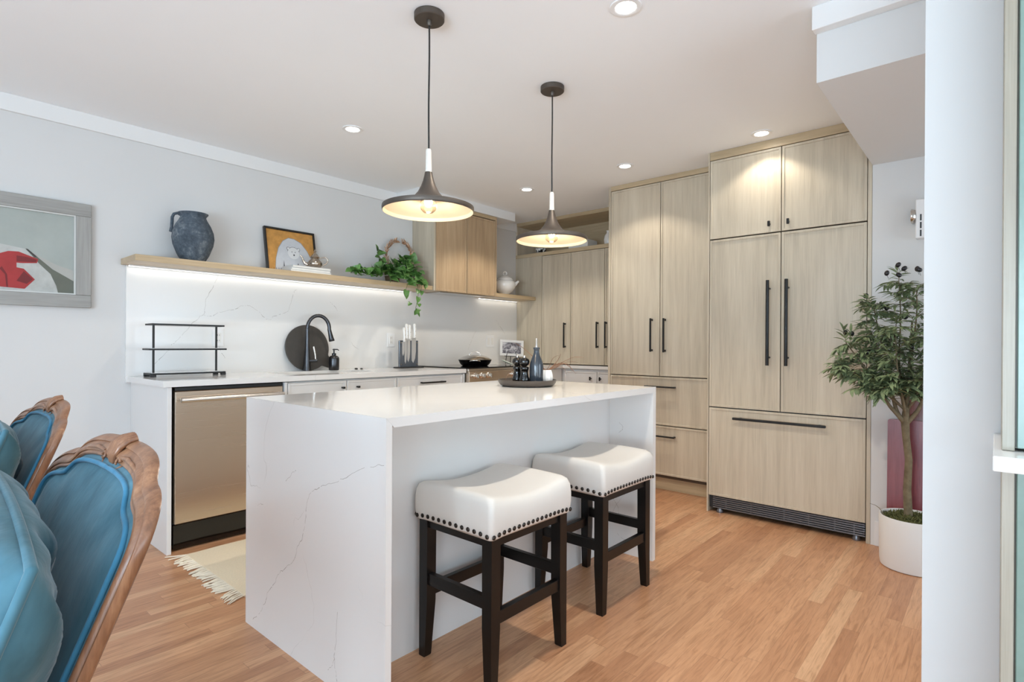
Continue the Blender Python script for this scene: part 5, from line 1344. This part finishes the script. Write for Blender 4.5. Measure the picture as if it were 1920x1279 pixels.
for (y, z, x) in ((.400, 1.555, 3.49), (.375, 1.535, 3.50), (.448, 1.515, 3.48), (.395, 1.50, 3.47), (.320, 1.528, 3.50), (.312, 1.522, 3.49), (.540, 1.400, 3.47), (.555, 1.36, 3.46), (.632, 1.205, 3.46), (.600, 1.20, 3.45), (.575, 1.165, 3.44), (.36, 1.28, 3.42), (.335, 1.13, 3.41), (.44, 1.33, 3.42), (.52, 1.10, 3.42)):
    c = (x, y-.012, z)
    m = MB(); m.sphere(c, (.011, .0115, .0145), 14, 10, m=Matrix.Rotation(rr.uniform(-1, 1), 3, 'X')); m.tube([(c[0]+.002, c[1], c[2]-.008), (c[0]+.012, c[1]-.006, c[2]-.028)], .0009, 5)
    part('olive', m, M['olive'], t, angle=80)

# hardwood boards leaning on the alcove wall
def lean_board(lab, y0, y1, h, xb, mat, rnd, th=.02, hole=None):
    la = .043
    T_ = Matrix.Translation((xb, 0, .0)) @ Matrix.Rotation(la, 4, 'Y')
    P = []
    for (cx_, cz_, a0) in ((y1-rnd, h-rnd, 0), (y0+rnd, h-rnd, 90), (y0+.004, .004, 180), (y1-.004, .004, 270)):
        r_ = rnd if cz_ > .1 else .004
        for k in range(7): a = radians(a0+90*k/6); P.append((cx_+r_*cos(a), cz_+r_*sin(a)))
    m = MB(); m.prism(P, lambda a, b, d: T_ @ Vector((d, a, b+.004)), 0, th)
    return m
t = thing('wooden_board', 'purple red hardwood board leaning behind the olive planter', 'board', (3.66, .39, 0), 'hardwood boards behind the planter')
part('board', lean_board('', .205, .452, .727, 3.645, M['redwood'], .012), M['redwood'], t, angle=30)
t = thing('wooden_board', 'taller red brown board with a hole at top, right of the trunk', 'board', (3.62, .2, 0), 'hardwood boards behind the planter')
part('board', lean_board('', .10, .362, .845, 3.669, M['redwood2'], .03), M['redwood2'], t, angle=30)

# white wall unit at the alcove wall
t = thing('door_chime', 'small white wall unit with dark slots above the olive tree', 'wall unit', (3.70, .29, 1.81))
part('housing', MB().box(FX-.058, FX-.0005, .19, .333, 1.712, 1.922, .004), M['white_plastic'], t)
m = MB()
for z in (1.722, 1.764, 1.806): m.box(FX-.0588, FX-.0575, .306, .313, z, z+.034)
part('vent_slot', m, M['dark_slot'], t)
part('dial', MB().lathe([(0, 0), (.030, 0), (.036, .008), (.040, .018), (.038, .022), (0, .024)], (FX-.030, .3325, 1.838), 28, m=Matrix.Rotation(radians(-90), 4, 'X')), M['steel2'], t, angle=50)

# ------------------------------------------------------------------ oak coffee cabinet in the right foreground
CX = 1.433; cyl, cyr = -.008, -1.05
t = thing('side_hutch', 'grey oak hutch with pale green doors at the right edge of the photo', 'cabinet', (1.55, -.5, .93))
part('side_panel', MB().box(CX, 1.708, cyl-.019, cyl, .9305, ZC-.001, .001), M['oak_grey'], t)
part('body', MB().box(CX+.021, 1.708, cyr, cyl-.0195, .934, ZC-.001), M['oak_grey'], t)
for y0 in (-.285, -.543, -.801):
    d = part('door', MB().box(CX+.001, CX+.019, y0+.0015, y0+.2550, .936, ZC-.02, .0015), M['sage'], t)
t = thing('side_worktop', 'pale stone worktop of the right foreground hutch', 'worktop', (1.53, -.5, .9))
part('slab', MB().box(1.347, 1.708, cyr, .0045, .902, .930, .0015), M['quartz'], t)
t = thing('side_base_cabinet', 'grey oak base cabinet with pale green doors under the foreground worktop', 'cabinet', (1.55, -.5, 0))
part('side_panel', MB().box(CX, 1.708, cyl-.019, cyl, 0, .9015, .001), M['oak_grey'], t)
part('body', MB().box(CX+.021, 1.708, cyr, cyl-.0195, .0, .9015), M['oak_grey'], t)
for y0 in (-.285, -.543, -.801):
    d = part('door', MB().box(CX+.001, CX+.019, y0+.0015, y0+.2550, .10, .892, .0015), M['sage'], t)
